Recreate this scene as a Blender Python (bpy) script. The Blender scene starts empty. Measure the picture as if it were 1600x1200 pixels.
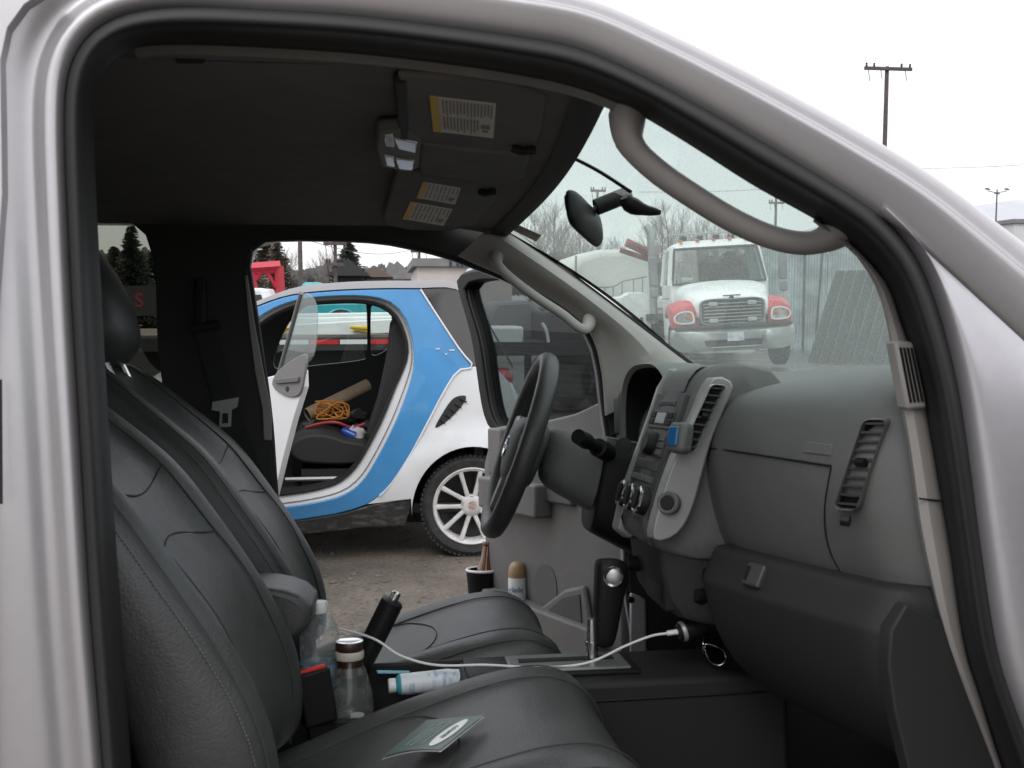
import bpy, bmesh, math, random
from mathutils import Vector as V, Matrix as M
from mathutils.geometry import delaunay_2d_cdt
random.seed(11)
sc = bpy.context.scene
COL = sc.collection
R = math.radians

# ------------------------------------------------------------------ camera
CAMZ = 1.42
FOC = 1600.0                       # focal length in units of 1/1600 of the frame width
PITCH = math.atan(135/FOC)
YAW = math.atan(0.121875/(math.cos(PITCH) - 0.0125*math.sin(PITCH)))
C = V((0, 0, CAMZ))
fwd = V((math.sin(YAW)*math.cos(PITCH), math.cos(YAW)*math.cos(PITCH), -math.sin(PITCH)))
rgt = V((math.cos(YAW), -math.sin(YAW), 0))
upv = rgt.cross(fwd)
cd = bpy.data.cameras.new('camera'); cam = bpy.data.objects.new('camera', cd); COL.objects.link(cam)
cam.location = C
cam.rotation_euler = (math.pi/2 - PITCH, 0, -YAW)
cd.sensor_width = 36; cd.lens = 36*FOC/1600; cd.clip_start = 0.02; cd.clip_end = 3000
sc.camera = cam
cd.dof.use_dof = True; cd.dof.focus_distance = 3.6; cd.dof.aperture_fstop = 13

# ------------------------------------------------------------------ overcast sky and sun
SUN_EL, SUN_AZ = 48, 205           # elevation; compass bearing of the sun (0 = +Y)
wd = bpy.data.worlds.new('World'); sc.world = wd; wd.use_nodes = True
nt = wd.node_tree; nt.nodes.clear()
wo = nt.nodes.new('ShaderNodeOutputWorld'); bg = nt.nodes.new('ShaderNodeBackground')
sk = nt.nodes.new('ShaderNodeTexSky'); sk.sky_type = 'NISHITA'; sk.sun_disc = False
sk.sun_elevation = R(SUN_EL); sk.sun_rotation = R(SUN_AZ)
mx = nt.nodes.new('ShaderNodeMix'); mx.data_type = 'RGBA'; mx.inputs[0].default_value = 0.88
tcw = nt.nodes.new('ShaderNodeTexCoord'); sxw = nt.nodes.new('ShaderNodeSeparateXYZ'); nt.links.new(tcw.outputs['Generated'], sxw.inputs[0])
mrw = nt.nodes.new('ShaderNodeMapRange'); mrw.inputs[3].default_value = 7.2; mrw.inputs[4].default_value = 15.0; nt.links.new(sxw.outputs[2], mrw.inputs[0])   # overcast deck: brightest overhead
cbw = nt.nodes.new('ShaderNodeCombineColor'); mw1 = nt.nodes.new('ShaderNodeMath'); mw1.operation = 'MULTIPLY'; mw1.inputs[1].default_value = 1.03
nt.links.new(mrw.outputs[0], cbw.inputs[0]); nt.links.new(mrw.outputs[0], cbw.inputs[1]); nt.links.new(mrw.outputs[0], mw1.inputs[0]); nt.links.new(mw1.outputs[0], cbw.inputs[2]); nt.links.new(cbw.outputs[0], mx.inputs[7])
nt.links.new(sk.outputs[0], mx.inputs[6]); nt.links.new(mx.outputs[2], bg.inputs[0])
bg.inputs[1].default_value = 0.13
nt.links.new(bg.outputs[0], wo.inputs[0])
sd = bpy.data.lights.new('sun', 'SUN'); sd.energy = 0.7; sd.angle = R(25); sd.color = (1, 0.97, 0.93)
so = bpy.data.objects.new('sun', sd); COL.objects.link(so)
sdir = V((math.sin(R(SUN_AZ))*math.cos(R(SUN_EL)), math.cos(R(SUN_AZ))*math.cos(R(SUN_EL)), math.sin(R(SUN_EL))))
so.rotation_euler = sdir.to_track_quat('Z', 'Y').to_euler(); so.location = sdir*50

vs = sc.view_settings; vs.view_transform = 'Standard'; vs.look = 'None'; vs.exposure = 0.3; vs.gamma = 1; vs.use_curve_mapping = False
sc.cycles.max_bounces = 10; sc.cycles.transparent_max_bounces = 24; sc.cycles.diffuse_bounces = 5
sc.cycles.use_denoising = True
sc.cycles.caustics_reflective = False; sc.cycles.caustics_refractive = False
sc.cycles.sample_clamp_indirect = 6

# ------------------------------------------------------------------ coordinate helpers
def D(px, py):
    return fwd + rgt*((px-800)/FOC) + upv*((600-py)/FOC)
dl = D(605, 620)
ROLL = math.atan2(-dl.z, dl.y)     # the pickup leans a little towards its far side
T = M.Translation(C) @ M.Rotation(-ROLL, 4, 'X')
Tr = M.Rotation(-ROLL, 3, 'X').inverted()
I4 = M.Identity(4)
def P(px, py, Y):                  # a point of the cab, given its lateral position in the cab
    d = Tr @ D(px, py); return d*(Y/d.y)
def PZ(px, py, z):
    d = Tr @ D(px, py); return d*(z/d.z)
def RP(px, py, p0, n):             # on a plane of the cab
    d = Tr @ D(px, py); return d*(p0.dot(n)/d.dot(n))
def W(px, py, Y):                  # a point of the yard
    d = D(px, py); return C + d*(Y/d.y)
def WG(px, py, z=0):
    d = D(px, py); return C + d*((z-CAMZ)/d.z)
def WP(px, py, p0, n):
    d = D(px, py); return C + d*((p0-C).dot(n)/d.dot(n))

def spline(pts, n, closed=False):
    pts = [V(p) for p in pts]; m = len(pts); out = []
    segs = m if closed else m-1
    L = [(pts[(i+1) % m]-pts[i]).length for i in range(segs)]; tot = sum(L) or 1
    for k in range(n):
        t = tot*k/(n if closed else n-1); i = 0
        while i < segs-1 and t > L[i]: t -= L[i]; i += 1
        f = min(1, t/(L[i] or 1))
        if closed: a, b, c, d = (pts[(i+j) % m] for j in (-1, 0, 1, 2))
        else: a, b, c, d = pts[max(0, i-1)], pts[i], pts[i+1], pts[min(m-1, i+2)]
        la, lb, lc = max(1e-9, (b-a).length), max(1e-9, (c-b).length), max(1e-9, (d-c).length)
        m1 = (c-b) if (b-a).length < 1e-9 else ((c-a)/(la+lb))*lb
        m2 = (c-b) if (d-c).length < 1e-9 else ((d-b)/(lb+lc))*lb
        f2, f3 = f*f, f*f*f
        out.append(b*(2*f3-3*f2+1) + m1*(f3-2*f2+f) + c*(-2*f3+3*f2) + m2*(f3-f2))
    return out
def lerp(a, b, t): return a + (b-a)*t
def interp(tab, x):
    if x <= tab[0][0]: return tab[0][1]
    for (x0, y0), (x1, y1) in zip(tab, tab[1:]):
        if x <= x1: return y0 + (y1-y0)*(x-x0)/(x1-x0)
    return tab[-1][1]
def smooth(t): t = max(0, min(1, t)); return t*t*(3-2*t)

# ------------------------------------------------------------------ mesh builder
MW = {}
class B:
    def __init__(s): s.v = []; s.f = []
    def add(s, vs, fs, m=None):
        o = len(s.v); s.v += [tuple(m @ V(p)) if m else tuple(p) for p in vs]; s.f += [tuple(i+o for i in q) for q in fs]; return s
    def box(s, c, size, m=None):
        x, y, z = (k/2 for k in size); c = V(c)
        vs = [c+V((i*x, j*y, k*z)) for k in (-1, 1) for i, j in ((-1, -1), (1, -1), (1, 1), (-1, 1))]
        return s.add(vs, [(3, 2, 1, 0), (4, 5, 6, 7), (0, 1, 5, 4), (1, 2, 6, 5), (2, 3, 7, 6), (3, 0, 4, 7)], m)
    def loft(s, rings, closed=True, cap=True, m=None):
        n = len(rings[0]); vs = [p for r in rings for p in r]; fs = []
        for i in range(len(rings)-1):
            for j in range(n if closed else n-1):
                k = (j+1) % n; fs.append((i*n+j, i*n+k, (i+1)*n+k, (i+1)*n+j))
        if cap and closed:
            fs.append(tuple(range(n-1, -1, -1))); fs.append(tuple((len(rings)-1)*n+j for j in range(n)))
        return s.add(vs, fs, m)
    def tube(s, path, r, n=8, closed=False, cap=True, m=None, flat=1.0):
        path = [V(p) for p in path]; rings = []; N = len(path); up = None
        for i, p in enumerate(path):
            a = path[i-1] if (i or closed) else p; b = path[(i+1) % N] if (i < N-1 or closed) else p
            t = (b-a).normalized()
            if up is None: up = V((0, 0, 1)) if abs(t.z) < .9 else V((1, 0, 0))
            x = t.cross(up).normalized(); y = x.cross(t).normalized(); up = y
            rr = r(i/(N-1)) if callable(r) else (r[i] if isinstance(r, (list, tuple)) else r)
            rings.append([p + x*(rr*math.cos(2*math.pi*k/n)) + y*(rr*flat*math.sin(2*math.pi*k/n)) for k in range(n)])
        if closed: rings.append(rings[0]); cap = False
        return s.loft(rings, True, cap, m)
    def lathe(s, prof, n=20, m=None, cap=True):
        return s.loft([[V((r*math.cos(2*math.pi*k/n), r*math.sin(2*math.pi*k/n), z)) for k in range(n)] for r, z in prof], True, cap, m)
    def prism(s, poly, f3, t0, t1):       # poly of 2-D points, f3(a, b, t)
        r0 = [f3(a, b, t0) for a, b in poly]; r1 = [f3(a, b, t1) for a, b in poly]
        return s.loft([r0, r1])
    def panel(s, loops, step, f3, thick=True):   # polygon with holes, evenly meshed, f3(a, b, t) with t 0 front, 1 back
        pts, edges = [], []
        for lp in loops:
            o = len(pts); n = len(lp); pts += [V(p) for p in lp]; edges += [(o+i, o+(i+1) % n) for i in range(n)]
        def inside(x, y):
            c = False
            for i, j in edges:
                (x0, y0), (x1, y1) = pts[i], pts[j]
                if (y0 > y) != (y1 > y) and x < (x1-x0)*(y-y0)/(y1-y0)+x0: c = not c
            return c
        xs = [p.x for p in pts]; ys = [p.y for p in pts]; extra = []
        x = min(xs)+step*.5
        while x < max(xs):
            y = min(ys)+step*.5
            while y < max(ys):
                if inside(x, y) and all((p-V((x, y))).length > step*.45 for p in pts): extra.append(V((x, y)))
                y += step
            x += step
        vo, eo, fo, *_ = delaunay_2d_cdt(pts+extra, edges, [], 0, 1e-7)
        tri = [f for f in fo if inside(sum(vo[i].x for i in f)/3, sum(vo[i].y for i in f)/3)]
        n = len(vo); vs = [f3(p.x, p.y, 0) for p in vo]; fs = [tuple(f) for f in tri]
        if thick:
            vs += [f3(p.x, p.y, 1) for p in vo]; fs += [tuple(i+n for i in reversed(f)) for f in tri]
            cnt = {}
            for f in tri:
                for i in range(3):
                    a, b = f[i], f[(i+1) % 3]; cnt.setdefault((min(a, b), max(a, b)), []).append((a, b))
            for k, e in cnt.items():
                if len(e) == 1: a, b = e[0]; fs.append((b, a, a+n, b+n))
        return s.add(vs, fs)
    def out(s, name, mat, parent=None, frame=I4, smooth=True, bevel=0, seg=2, sub=0, angle=38, loc=None):
        me = bpy.data.meshes.new(name); me.from_pydata(s.v, [], s.f); me.update()
        bm = bmesh.new(); bm.from_mesh(me); bmesh.ops.remove_doubles(bm, verts=bm.verts, dist=1e-6)
        bmesh.ops.recalc_face_normals(bm, faces=bm.faces); bm.to_mesh(me); bm.free()
        if smooth:
            for p in me.polygons: p.use_smooth = True
            if not sub: me.set_sharp_from_angle(angle=R(angle))
        return link(name, me, mat, parent, frame, bevel, seg, sub, loc)
def link(name, me, mat, parent=None, frame=I4, bevel=0, seg=2, sub=0, loc=None):
    if mat: me.materials.clear(); me.materials.append(mat)
    o = bpy.data.objects.new(name, me); COL.objects.link(o)
    if loc is not None and parent is None:
        me.transform(M.Translation(-V(loc))); frame = frame @ M.Translation(V(loc))
    if parent: o.parent = parent; o.matrix_parent_inverse = MW[parent.name].inverted() @ frame
    else: o.matrix_world = frame
    MW[o.name] = frame
    if bevel:
        b = o.modifiers.new('bevel', 'BEVEL'); b.width = bevel; b.segments = seg; b.limit_method = 'ANGLE'; b.angle_limit = R(35)
    if sub:
        b = o.modifiers.new('sub', 'SUBSURF'); b.levels = sub; b.render_levels = sub
    return o
def thing(name, label, cat, loc=(0, 0, 0), frame=I4, group=None):
    o = bpy.data.objects.new(name, None); COL.objects.link(o); m = frame @ M.Translation(V(loc))
    o.matrix_world = m; MW[o.name] = m; o.empty_display_size = .1; return tag(o, label, cat, group)
def tag(o, label, cat, group=None, kind=None):
    o['label'] = label
    if cat: o['category'] = cat
    if group: o['group'] = group
    if kind: o['kind'] = kind
    return o
def look(p, z, x=None):             # matrix with local z along z
    q = V(z).normalized().to_track_quat('Z', 'Y').to_matrix().to_4x4(); return M.Translation(V(p)) @ q
def basis(p, x, y, z):
    m = M((x, y, z)).transposed().to_4x4(); return M.Translation(V(p)) @ m
def text(name, body, size, mat, parent, frame, m, depth=.0004, bold=.0, align='CENTER', xs=1.0):
    cu = bpy.data.curves.new(name, 'FONT'); cu.body = body; cu.size = size; cu.align_x = align; cu.align_y = 'CENTER'; cu.extrude = depth; cu.offset = bold; cu.resolution_u = 3
    t = bpy.data.objects.new(name, cu); me = bpy.data.meshes.new_from_object(t); bpy.data.objects.remove(t)
    me.transform(m @ M.Diagonal((xs, 1, 1, 1))); return link(name, me, mat, parent, frame)

# ------------------------------------------------------------------ materials
MAT = {}
def mat(name, col, rough=.5, metal=0, spec=.5, var=0, vscale=8, bump=0, bscale=200, bdist=.002, coat=0, detail=4, col2=None, vlo=.4, vhi=.65, emit=None, sheen=0, rvar=0, stretch=None, trans=0, bump2=0, b2scale=14, b2dist=.01):
    m = bpy.data.materials.new(name); m.use_nodes = True; n = m.node_tree.nodes; l = m.node_tree.links; p = n['Principled BSDF']
    p.inputs['Base Color'].default_value = (*col, 1); p.inputs['Roughness'].default_value = rough; p.inputs['Metallic'].default_value = metal
    p.inputs['Specular IOR Level'].default_value = spec; p.inputs['Coat Weight'].default_value = coat
    if sheen: p.inputs['Sheen Weight'].default_value = sheen
    if trans: p.inputs['Transmission Weight'].default_value = trans
    tc = n.new('ShaderNodeTexCoord'); src = tc.outputs['Object']
    if stretch:
        mp = n.new('ShaderNodeMapping'); mp.inputs['Scale'].default_value = stretch; l.new(src, mp.inputs[0]); src = mp.outputs[0]
    if var or col2:
        t = n.new('ShaderNodeTexNoise'); t.inputs['Scale'].default_value = vscale; t.inputs['Detail'].default_value = detail; t.inputs['Roughness'].default_value = .6; l.new(src, t.inputs[0])
        rp = n.new('ShaderNodeValToRGB'); rp.color_ramp.elements[0].position = vlo; rp.color_ramp.elements[1].position = vhi
        a = tuple(max(0, c*(1-var)) for c in col); b = col2 or tuple(min(1, c*(1+var)) for c in col)
        rp.color_ramp.elements[0].color = (*a, 1); rp.color_ramp.elements[1].color = (*b, 1)
        l.new(t.outputs[0], rp.inputs[0]); l.new(rp.outputs[0], p.inputs['Base Color'])
        if rvar:
            mr = n.new('ShaderNodeMapRange'); mr.inputs[3].default_value = rough-rvar; mr.inputs[4].default_value = rough+rvar; l.new(t.outputs[0], mr.inputs[0]); l.new(mr.outputs[0], p.inputs['Roughness'])
    if bump:
        t2 = n.new('ShaderNodeTexNoise'); t2.inputs['Scale'].default_value = bscale; t2.inputs['Detail'].default_value = 3; l.new(src, t2.inputs[0])
        bp = n.new('ShaderNodeBump'); bp.inputs['Strength'].default_value = bump; bp.inputs['Distance'].default_value = bdist; l.new(t2.outputs[0], bp.inputs['Height']); l.new(bp.outputs[0], p.inputs['Normal'])
        if bump2:
            t3 = n.new('ShaderNodeTexNoise'); t3.inputs['Scale'].default_value = b2scale; t3.inputs['Detail'].default_value = 2; t3.inputs['Distortion'].default_value = 1.2; l.new(src, t3.inputs[0]); b3 = n.new('ShaderNodeBump'); b3.inputs['Strength'].default_value = bump2; b3.inputs['Distance'].default_value = b2dist; l.new(t3.outputs[0], b3.inputs['Height']); l.new(b3.outputs[0], bp.inputs['Normal'])
    if emit: p.inputs['Emission Color'].default_value = (*emit[:3], 1); p.inputs['Emission Strength'].default_value = emit[3]
    MAT[name] = m; return m
def glass(name, tint, refl=1.0, rough=.0, dust_glint=0, dustcol=(.75, .78, .76), dscale=300, dlo=.55, dhi=.75, base_dust_glint=0):
    m = bpy.data.materials.new(name); m.use_nodes = True; n = m.node_tree.nodes; l = m.node_tree.links; n.clear()
    o = n.new('ShaderNodeOutputMaterial'); tr = n.new('ShaderNodeBsdfTransparent'); tr.inputs[0].default_value = (*tint, 1)
    gl = n.new('ShaderNodeBsdfGlossy'); gl.inputs['Roughness'].default_value = rough; gl.inputs[0].default_value = (refl, refl, refl, 1)
    fr = n.new('ShaderNodeFresnel'); ge = n.new('ShaderNodeNewGeometry'); io = n.new('ShaderNodeMapRange'); io.inputs[3].default_value = 1.5; io.inputs[4].default_value = 1/1.5; l.new(ge.outputs['Backfacing'], io.inputs[0]); l.new(io.outputs[0], fr.inputs[0]); mx = n.new('ShaderNodeMixShader')
    l.new(fr.outputs[0], mx.inputs[0]); l.new(tr.outputs[0], mx.inputs[1]); l.new(gl.outputs[0], mx.inputs[2]); res = mx.outputs[0]
    if dust_glint or base_dust_glint:
        tc = n.new('ShaderNodeTexCoord'); t = n.new('ShaderNodeTexNoise'); t.inputs['Scale'].default_value = dscale; t.inputs['Detail'].default_value = 5; l.new(tc.outputs['Object'], t.inputs[0])
        mr = n.new('ShaderNodeMapRange'); mr.inputs[1].default_value = dlo; mr.inputs[2].default_value = dhi; mr.inputs[3].default_value = base_dust_glint; mr.inputs[4].default_value = base_dust_glint+dust_glint; l.new(t.outputs[0], mr.inputs[0])
        df = n.new('ShaderNodeBsdfTranslucent'); df.inputs[0].default_value = (*dustcol, 1)
        d2 = n.new('ShaderNodeBsdfDiffuse'); d2.inputs[0].default_value = (*dustcol, 1); a = n.new('ShaderNodeMixShader'); a.inputs[0].default_value = .5; l.new(df.outputs[0], a.inputs[1]); l.new(d2.outputs[0], a.inputs[2])
        m2 = n.new('ShaderNodeMixShader'); l.new(mr.outputs[0], m2.inputs[0]); l.new(res, m2.inputs[1]); l.new(a.outputs[0], m2.inputs[2]); res = m2.outputs[0]
    l.new(res, o.inputs[0]); MAT[name] = m; return m

silver = mat('silver_paint', (.445, .43, .44), .36, .62, var=.015, vscale=60, coat=.3)
silver_in = mat('silver_jamb', (.53, .515, .54), .42, .45, var=.02, vscale=60)
rubber = mat('rubber', (.022, .0215, .022), .55, spec=.3, bump=.15, bscale=600)
plas_dk = mat('dark_plastic', (.02, .02, .02), .6, spec=.22, bump=.25, bscale=900, bdist=.0006)
plas_bk = mat('black_plastic', (.010, .010, .010), .5, spec=.22, bump=.1, bscale=700)
plas_md = mat('dash_plastic', (.116, .120, .116), .58, spec=.5, rvar=.08, bump=.5, bscale=620, bdist=.001, var=.035, vscale=26)
plas_lo = mat('lower_dash_shaded', (.026, .026, .0255), .62, spec=.3, bump=.35, bscale=1100, bdist=.0006)  # darker dash plastic: weaker light low in the cab put into the colour
trim = mat('pillar_trim', (.315, .296, .28), .6, bump=.25, bscale=900, bdist=.0005, var=.04, vscale=12)
trim2 = mat('door_trim', (.175, .170, .163), .6, bump=.25, bscale=900, bdist=.0005, var=.05, vscale=10)
cloth = mat('headliner_cloth', (.20, .20, .196), .95, bump=.5, bscale=1500, bdist=.0008, var=.06, vscale=15, spec=.1)
leather = mat('seat_leather', (.050, .0508, .0508), .43, bump=.55, bscale=300, bdist=.0016, var=.12, vscale=9, rvar=.09, bump2=.2, b2scale=7, b2dist=.012)
leather2 = mat('seat_side_leather', (.05, .0505, .0505), .45, bump=.5, bscale=260, bdist=.0015, var=.1, vscale=6)
thread = mat('seam_thread', (.035, .036, .036), .7)
carpet = mat('carpet', (.016, .0155, .0145), .95, bump=1, bscale=400, bdist=.004, var=.25, vscale=60, spec=.1)
plas_sd = mat('side_trim_plastic', (.036, .0355, .034), .65, spec=.3, bump=.2, bscale=900, bdist=.0005)
silv_pl = mat('silver_plastic', (.33, .33, .325), .42, .35)
plas_st = mat('stack_plastic', (.048, .047, .046), .5, bump=.2, bscale=900, bdist=.0005)
chrome = mat('chrome', (.7, .7, .7), .2, 1)
white_pl = mat('white_plastic', (.75, .75, .75), .4)
paper = mat('paper', (.74, .72, .68), .7, var=.04, vscale=40)
yellow = mat('label_yellow', (.72, .48, .06), .6)
ink = mat('ink', (.30, .29, .28), .8)
glass_ws = glass('windshield_glass', (.73, .83, .79), .9, dust_glint=.32, dustcol=(.66, .73, .69), dscale=520, dlo=.50, dhi=.72, base_dust_glint=.165)
glass_cl = glass('clear_glass', (.86, .91, .89), .9)
glass_dk = glass('tinted_glass', (.52, .53, .49), .9)
glass_md = glass('side_glass', (.46, .50, .49), .45)
# ================================================================== PICKUP CAB
pick = thing('pickup_truck', 'silver pickup cab seen through its open passenger door, grey leather interior', 'pickup truck', (0, 1.8, -1.45), T)
def tp(b, name, m, parent=None, **k): return b.out(name, m, parent or pick, T, **k)
YP, YD, YC = 1.125, 2.44, 1.795
O_ = [(190,1750),(168,1350),(160,1200),(140,950),(125,700),(110,450),(101,250),(100,175),(103,125),(120,75),(160,35),(220,15),(300,9),(400,13),(550,22),(700,40),(800,54),(900,72),(1000,115),(1100,168),(1200,225),(1300,285),(1370,330),(1410,370),(1440,415),(1465,480),(1485,550),(1500,620),(1515,720),(1532,850),(1560,1025),(1595,1130),(1625,1200),(1660,1300),(1800,1700)]
I_ = [(236,1750),(215,1350),(205,1200),(188,950),(172,700),(158,450),(148,250),(147,175),(150,140),(165,105),(195,80),(240,72),(310,72),(410,76),(550,85),(700,102),(800,117),(895,137),(985,172),(1080,228),(1180,292),(1272,342),(1325,378),(1360,412),(1388,450),(1405,500),(1425,560),(1440,620),(1458,720),(1480,850),(1505,1010),(1530,1090),(1555,1170),(1600,1300),(1745,1700)]
both = spline([(*a, *b) for a, b in zip(O_, I_)], 120)
# rubber door seal
rings = []
for q in both:
    o, i = V(q[:2]), V(q[2:])
    rings.append([P(*(o+(i-o)*w), y) for w, y in ((0, YP+.004), (.05, YP-.012), (.18, YP-.021), (.38, YP-.021), (.48, YP-.013), (.54, YP+.006), (.60, YP+.036), (.72, YP+.05), (.86, YP+.06), (1, YP+.085))])
b = B().loft(rings, closed=False)
tp(b, 'door_seal', rubber, sub=1)
# silver door frame, roof rail and pillar, one pressed profile round the opening
O2 = O_[:22] + [(1400,350),(1475,415),(1600,530),(1800,715),(2050,945)]
path = spline(O2, 130)
PB = [(0,0),(.003,-.012),(.010,-.0145),(.017,-.0125),(.022,-.006),(.028,-.001),(.035,.0005),(.042,-.003),(.049,-.010),(.062,-.015),(.11,-.018),(.17,-.013)]
PA = [(-.002,0),(.004,-.010),(.016,-.015),(.030,-.0205),(.0325,-.020),(.036,-.012),(.038,-.0115),(.049,-.014),(.053,-.008),(.062,.014),(.070,.045),(.078,.12)]
rings = []; N = len(path)
pts3 = [P(*q, YP) for q in path]
for i, p in enumerate(pts3):
    t = (pts3[min(N-1, i+1)]-pts3[max(0, i-1)]); t.y = 0; t.normalize(); n = V((-t.z, 0, t.x))
    px = path[i].x
    w = smooth((px-150)/300) if path[i].y < 200 or px > 500 else 0
    s = interp([(600, 1), (1000, 1.0), (1400, 1.3), (1600, 1.65), (2050, 2.2)], px)
    rings.append([p + n*(lerp(a[0], c[0]*s, w)) + V((0, lerp(a[1], c[1], w), 0)) for a, c in zip(PB, PA)])
frame_b = B().loft(rings, closed=False)
tp(frame_b, 'door_frame', silver, sub=1)
# hinge pillar jamb between the seal and the pillar
ja = spline([P(x, y, YP+.006) for x, y in O_[22:]], 40); jb = spline([P(x, y, YP-.012) for x, y in [(1372,331),(1420,366),(1475,415),(1600,530),(1800,715),(2050,945)]], 40)
rings = []
for a, c in zip(ja, jb):
    rings.append([lerp(a, c, w) + V((0, y, 0)) for w, y in ((0, 0), (.03, -.018), (.1, -.024), (.3, -.022), (.6, -.012), (.9, -.004), (1, .004))])
tp(B().loft(rings, closed=False), 'hinge_jamb', silver_in, sub=1)
# outer sill, front wing and rear door skin below and beside the opening
def quad(b, pts): b.add(pts, [tuple(range(len(pts)))])
b = B(); b.box((.1, YP+.02, -.93), (1.6, .1, .16)); tp(b, 'sill', silver, bevel=.02)
x0 = P(2, 690, YP).x
b = B(); b.panel([[(-1.75,-.95),(x0-.002,-.95),(x0-.002,.0)] + [(P(x, y, YP-.034).x, P(x, y, YP-.034).z) for x, y in ((0,300),(-3,90),(8,40),(35,3),(70,-22))] + [(-1.55,.455),(-1.75,.2)], [(-1.6,-.05),(-1.5,.31),(-.72,.33),(-.66,.28),(-.62,-.05)]], .12, lambda a, c, t: V((a, YP-.028+.02*t, c)))
tp(b, 'rear_door', silver, bevel=.004)
b = B().box((0, 0, 0), (.0022, .004, .125), M.Translation(P(1, 690, YP-.0415))); tp(b, 'door_gap', plas_dk)
# roof skin
b = B(); g = []
for k in range(13):
    x = lerp(-1.7, .16, k/12); g.append([V((x, y, .50 - .035*abs((y-YC)/.65)**3 - (.05*smooth((x+.1)/.3)) - (.12*smooth((-1.4-x)/.3)))) for y in [lerp(YP+.02, 2.50, j/10) for j in range(11)]])
tp(b.loft(g, closed=False), 'roof', silver)

# headliner
def ceil(x, y): return .398 + .012*(1-((y-YC)/.62)**2) - .022*smooth((x-.12)/.18) - .03*smooth((-1.2-x)/.4)
b = B(); g = []
for k in range(30):
    x = lerp(-1.7, 1.0, k/29)
    if x > .31: break
    g.append([V((x, y, ceil(x, y))) for y in [lerp(1.245, 2.40, j/18) for j in range(19)]])
g.append([V((.262+.035*math.sin(math.pi*j/18), lerp(1.245, 2.40, j/18), ceil(.29, lerp(1.245, 2.40, j/18))-.004)) for j in range(19)])
head = tp(b.loft(g, closed=False), 'headliner', cloth)
# roof rail trim on the passenger side
top = [q for q in both if 150 < q[0] < 1010 and q[1] < 140]
rings = []
for q in top:
    p = P(q[2], q[3], YP+.075); s = min(p.x, .27); e = V((s, 1.255, ceil(s, 1.255)+.004))
    rings.append([p+V((0, .004, .006)), p+V((0, .012, -.006)), lerp(p, e, .6)+V((0, 0, -.006)), e])
tp(B().loft(rings, closed=False), 'roof_rail_trim', cloth)
# windshield header band
b = B(); r = []
for j in range(19):
    y = lerp(1.245, 2.40, j/18); x = .255+.035*math.sin(math.pi*j/18); z = ceil(.29, y)
    r.append([V((x-.02, y, z-.004)), V((x+.006, y, z-.010)), V((x+.022, y, z-.008)), V((x+.03, y, z+.006)), V((x+.0, y, z+.016))])
tp(b.loft(r, closed=True), 'windshield_header', plas_dk)

# windshield: bulged sheet
def wsp(u, v, off=0):             # u 0 passenger .. 1 driver, v 0 bottom .. 1 top
    yb, yt = lerp(1.165, 2.50, u), lerp(1.215, 2.375, u); s = math.sin(math.pi*u)
    pb = V((.775+.11*s, yb, .045)); pt = V((.262+.035*s, yt, .392+.022*s))
    p = lerp(pb, pt, v); p += V((.012, 0, .022))*math.sin(math.pi*v); return p + V((.565, 0, .82))*off
b = B().loft([[wsp(u/20, v/12, 0) for u in range(21)] for v in range(13)], closed=False)
ws = tp(b, 'windshield', glass_ws)
# black edge band round the glass
b = B()
def frit(b, u0, u1, v0, v1, n=16):
    b.loft([[wsp(lerp(u0, u1, i/n), lerp(v0, v1, k/2), -.003) for i in range(n+1)] for k in range(3)], closed=False)
frit(b, 0, 1, .975, 1)
for u0, u1 in ((0, .012), (.982, 1)): b.loft([[wsp(lerp(u0, u1, k/2), i/16, -.003) for i in range(17)] for k in range(3)], closed=False)
tp(b, 'edge_band', plas_bk, ws)
# driver side wall with door opening and rear window
def wallpx(l, n=None): 
    p = [P(x, y, YD) for x, y in l]; q = [(a.x, a.z) for a in p]; return [tuple(a) for a in spline(q, n, True)] if n else q
DOOR_ = [(432,800),(420,650),(402,520),(390,440),(386,405),(395,383),(415,373),(500,371),(590,375),(650,386),(700,399),(740,414),(800,438),(860,468),(900,498),(925,530),(938,580),(945,640),(955,700),(975,800),(980,900),(980,1130),(480,1130),(455,950)]
RWIN = [(60,333),(150,333),(190,337),(220,355),(238,385),(245,420),(250,550),(262,645),(255,690),(-400,690),(-420,600),(-300,420),(-200,345),(-100,334)]
def ringwall(b, y0, y1, dz=0):
    outer = [(-1.72,-.95),(.88,-.95),(.88,-.2),(.80,.03),(.30,.40),(-.2,.412),(-1.4,.412),(-1.72,.0)]
    b.panel([outer, wallpx(DOOR_, 70), wallpx(RWIN, 40)], .12, lambda a, c, t: V((a, lerp(y0, y1, t), c)))
b = B(); ringwall(b, YD-.02, YD+.02); wall = tp(b, 'side_trim', plas_sd, bevel=.012, seg=3)
b = B(); ringwall(b, YD+.0215, YD+.07); tp(b, 'side_body', silver)
# driver door seal
dpath = [P(x, y, YD-.005) for x, y in DOOR_]; b = B().tube(spline(dpath, 90, True), .009, 8, closed=True); tp(b, 'driver_door_seal', rubber)
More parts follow.
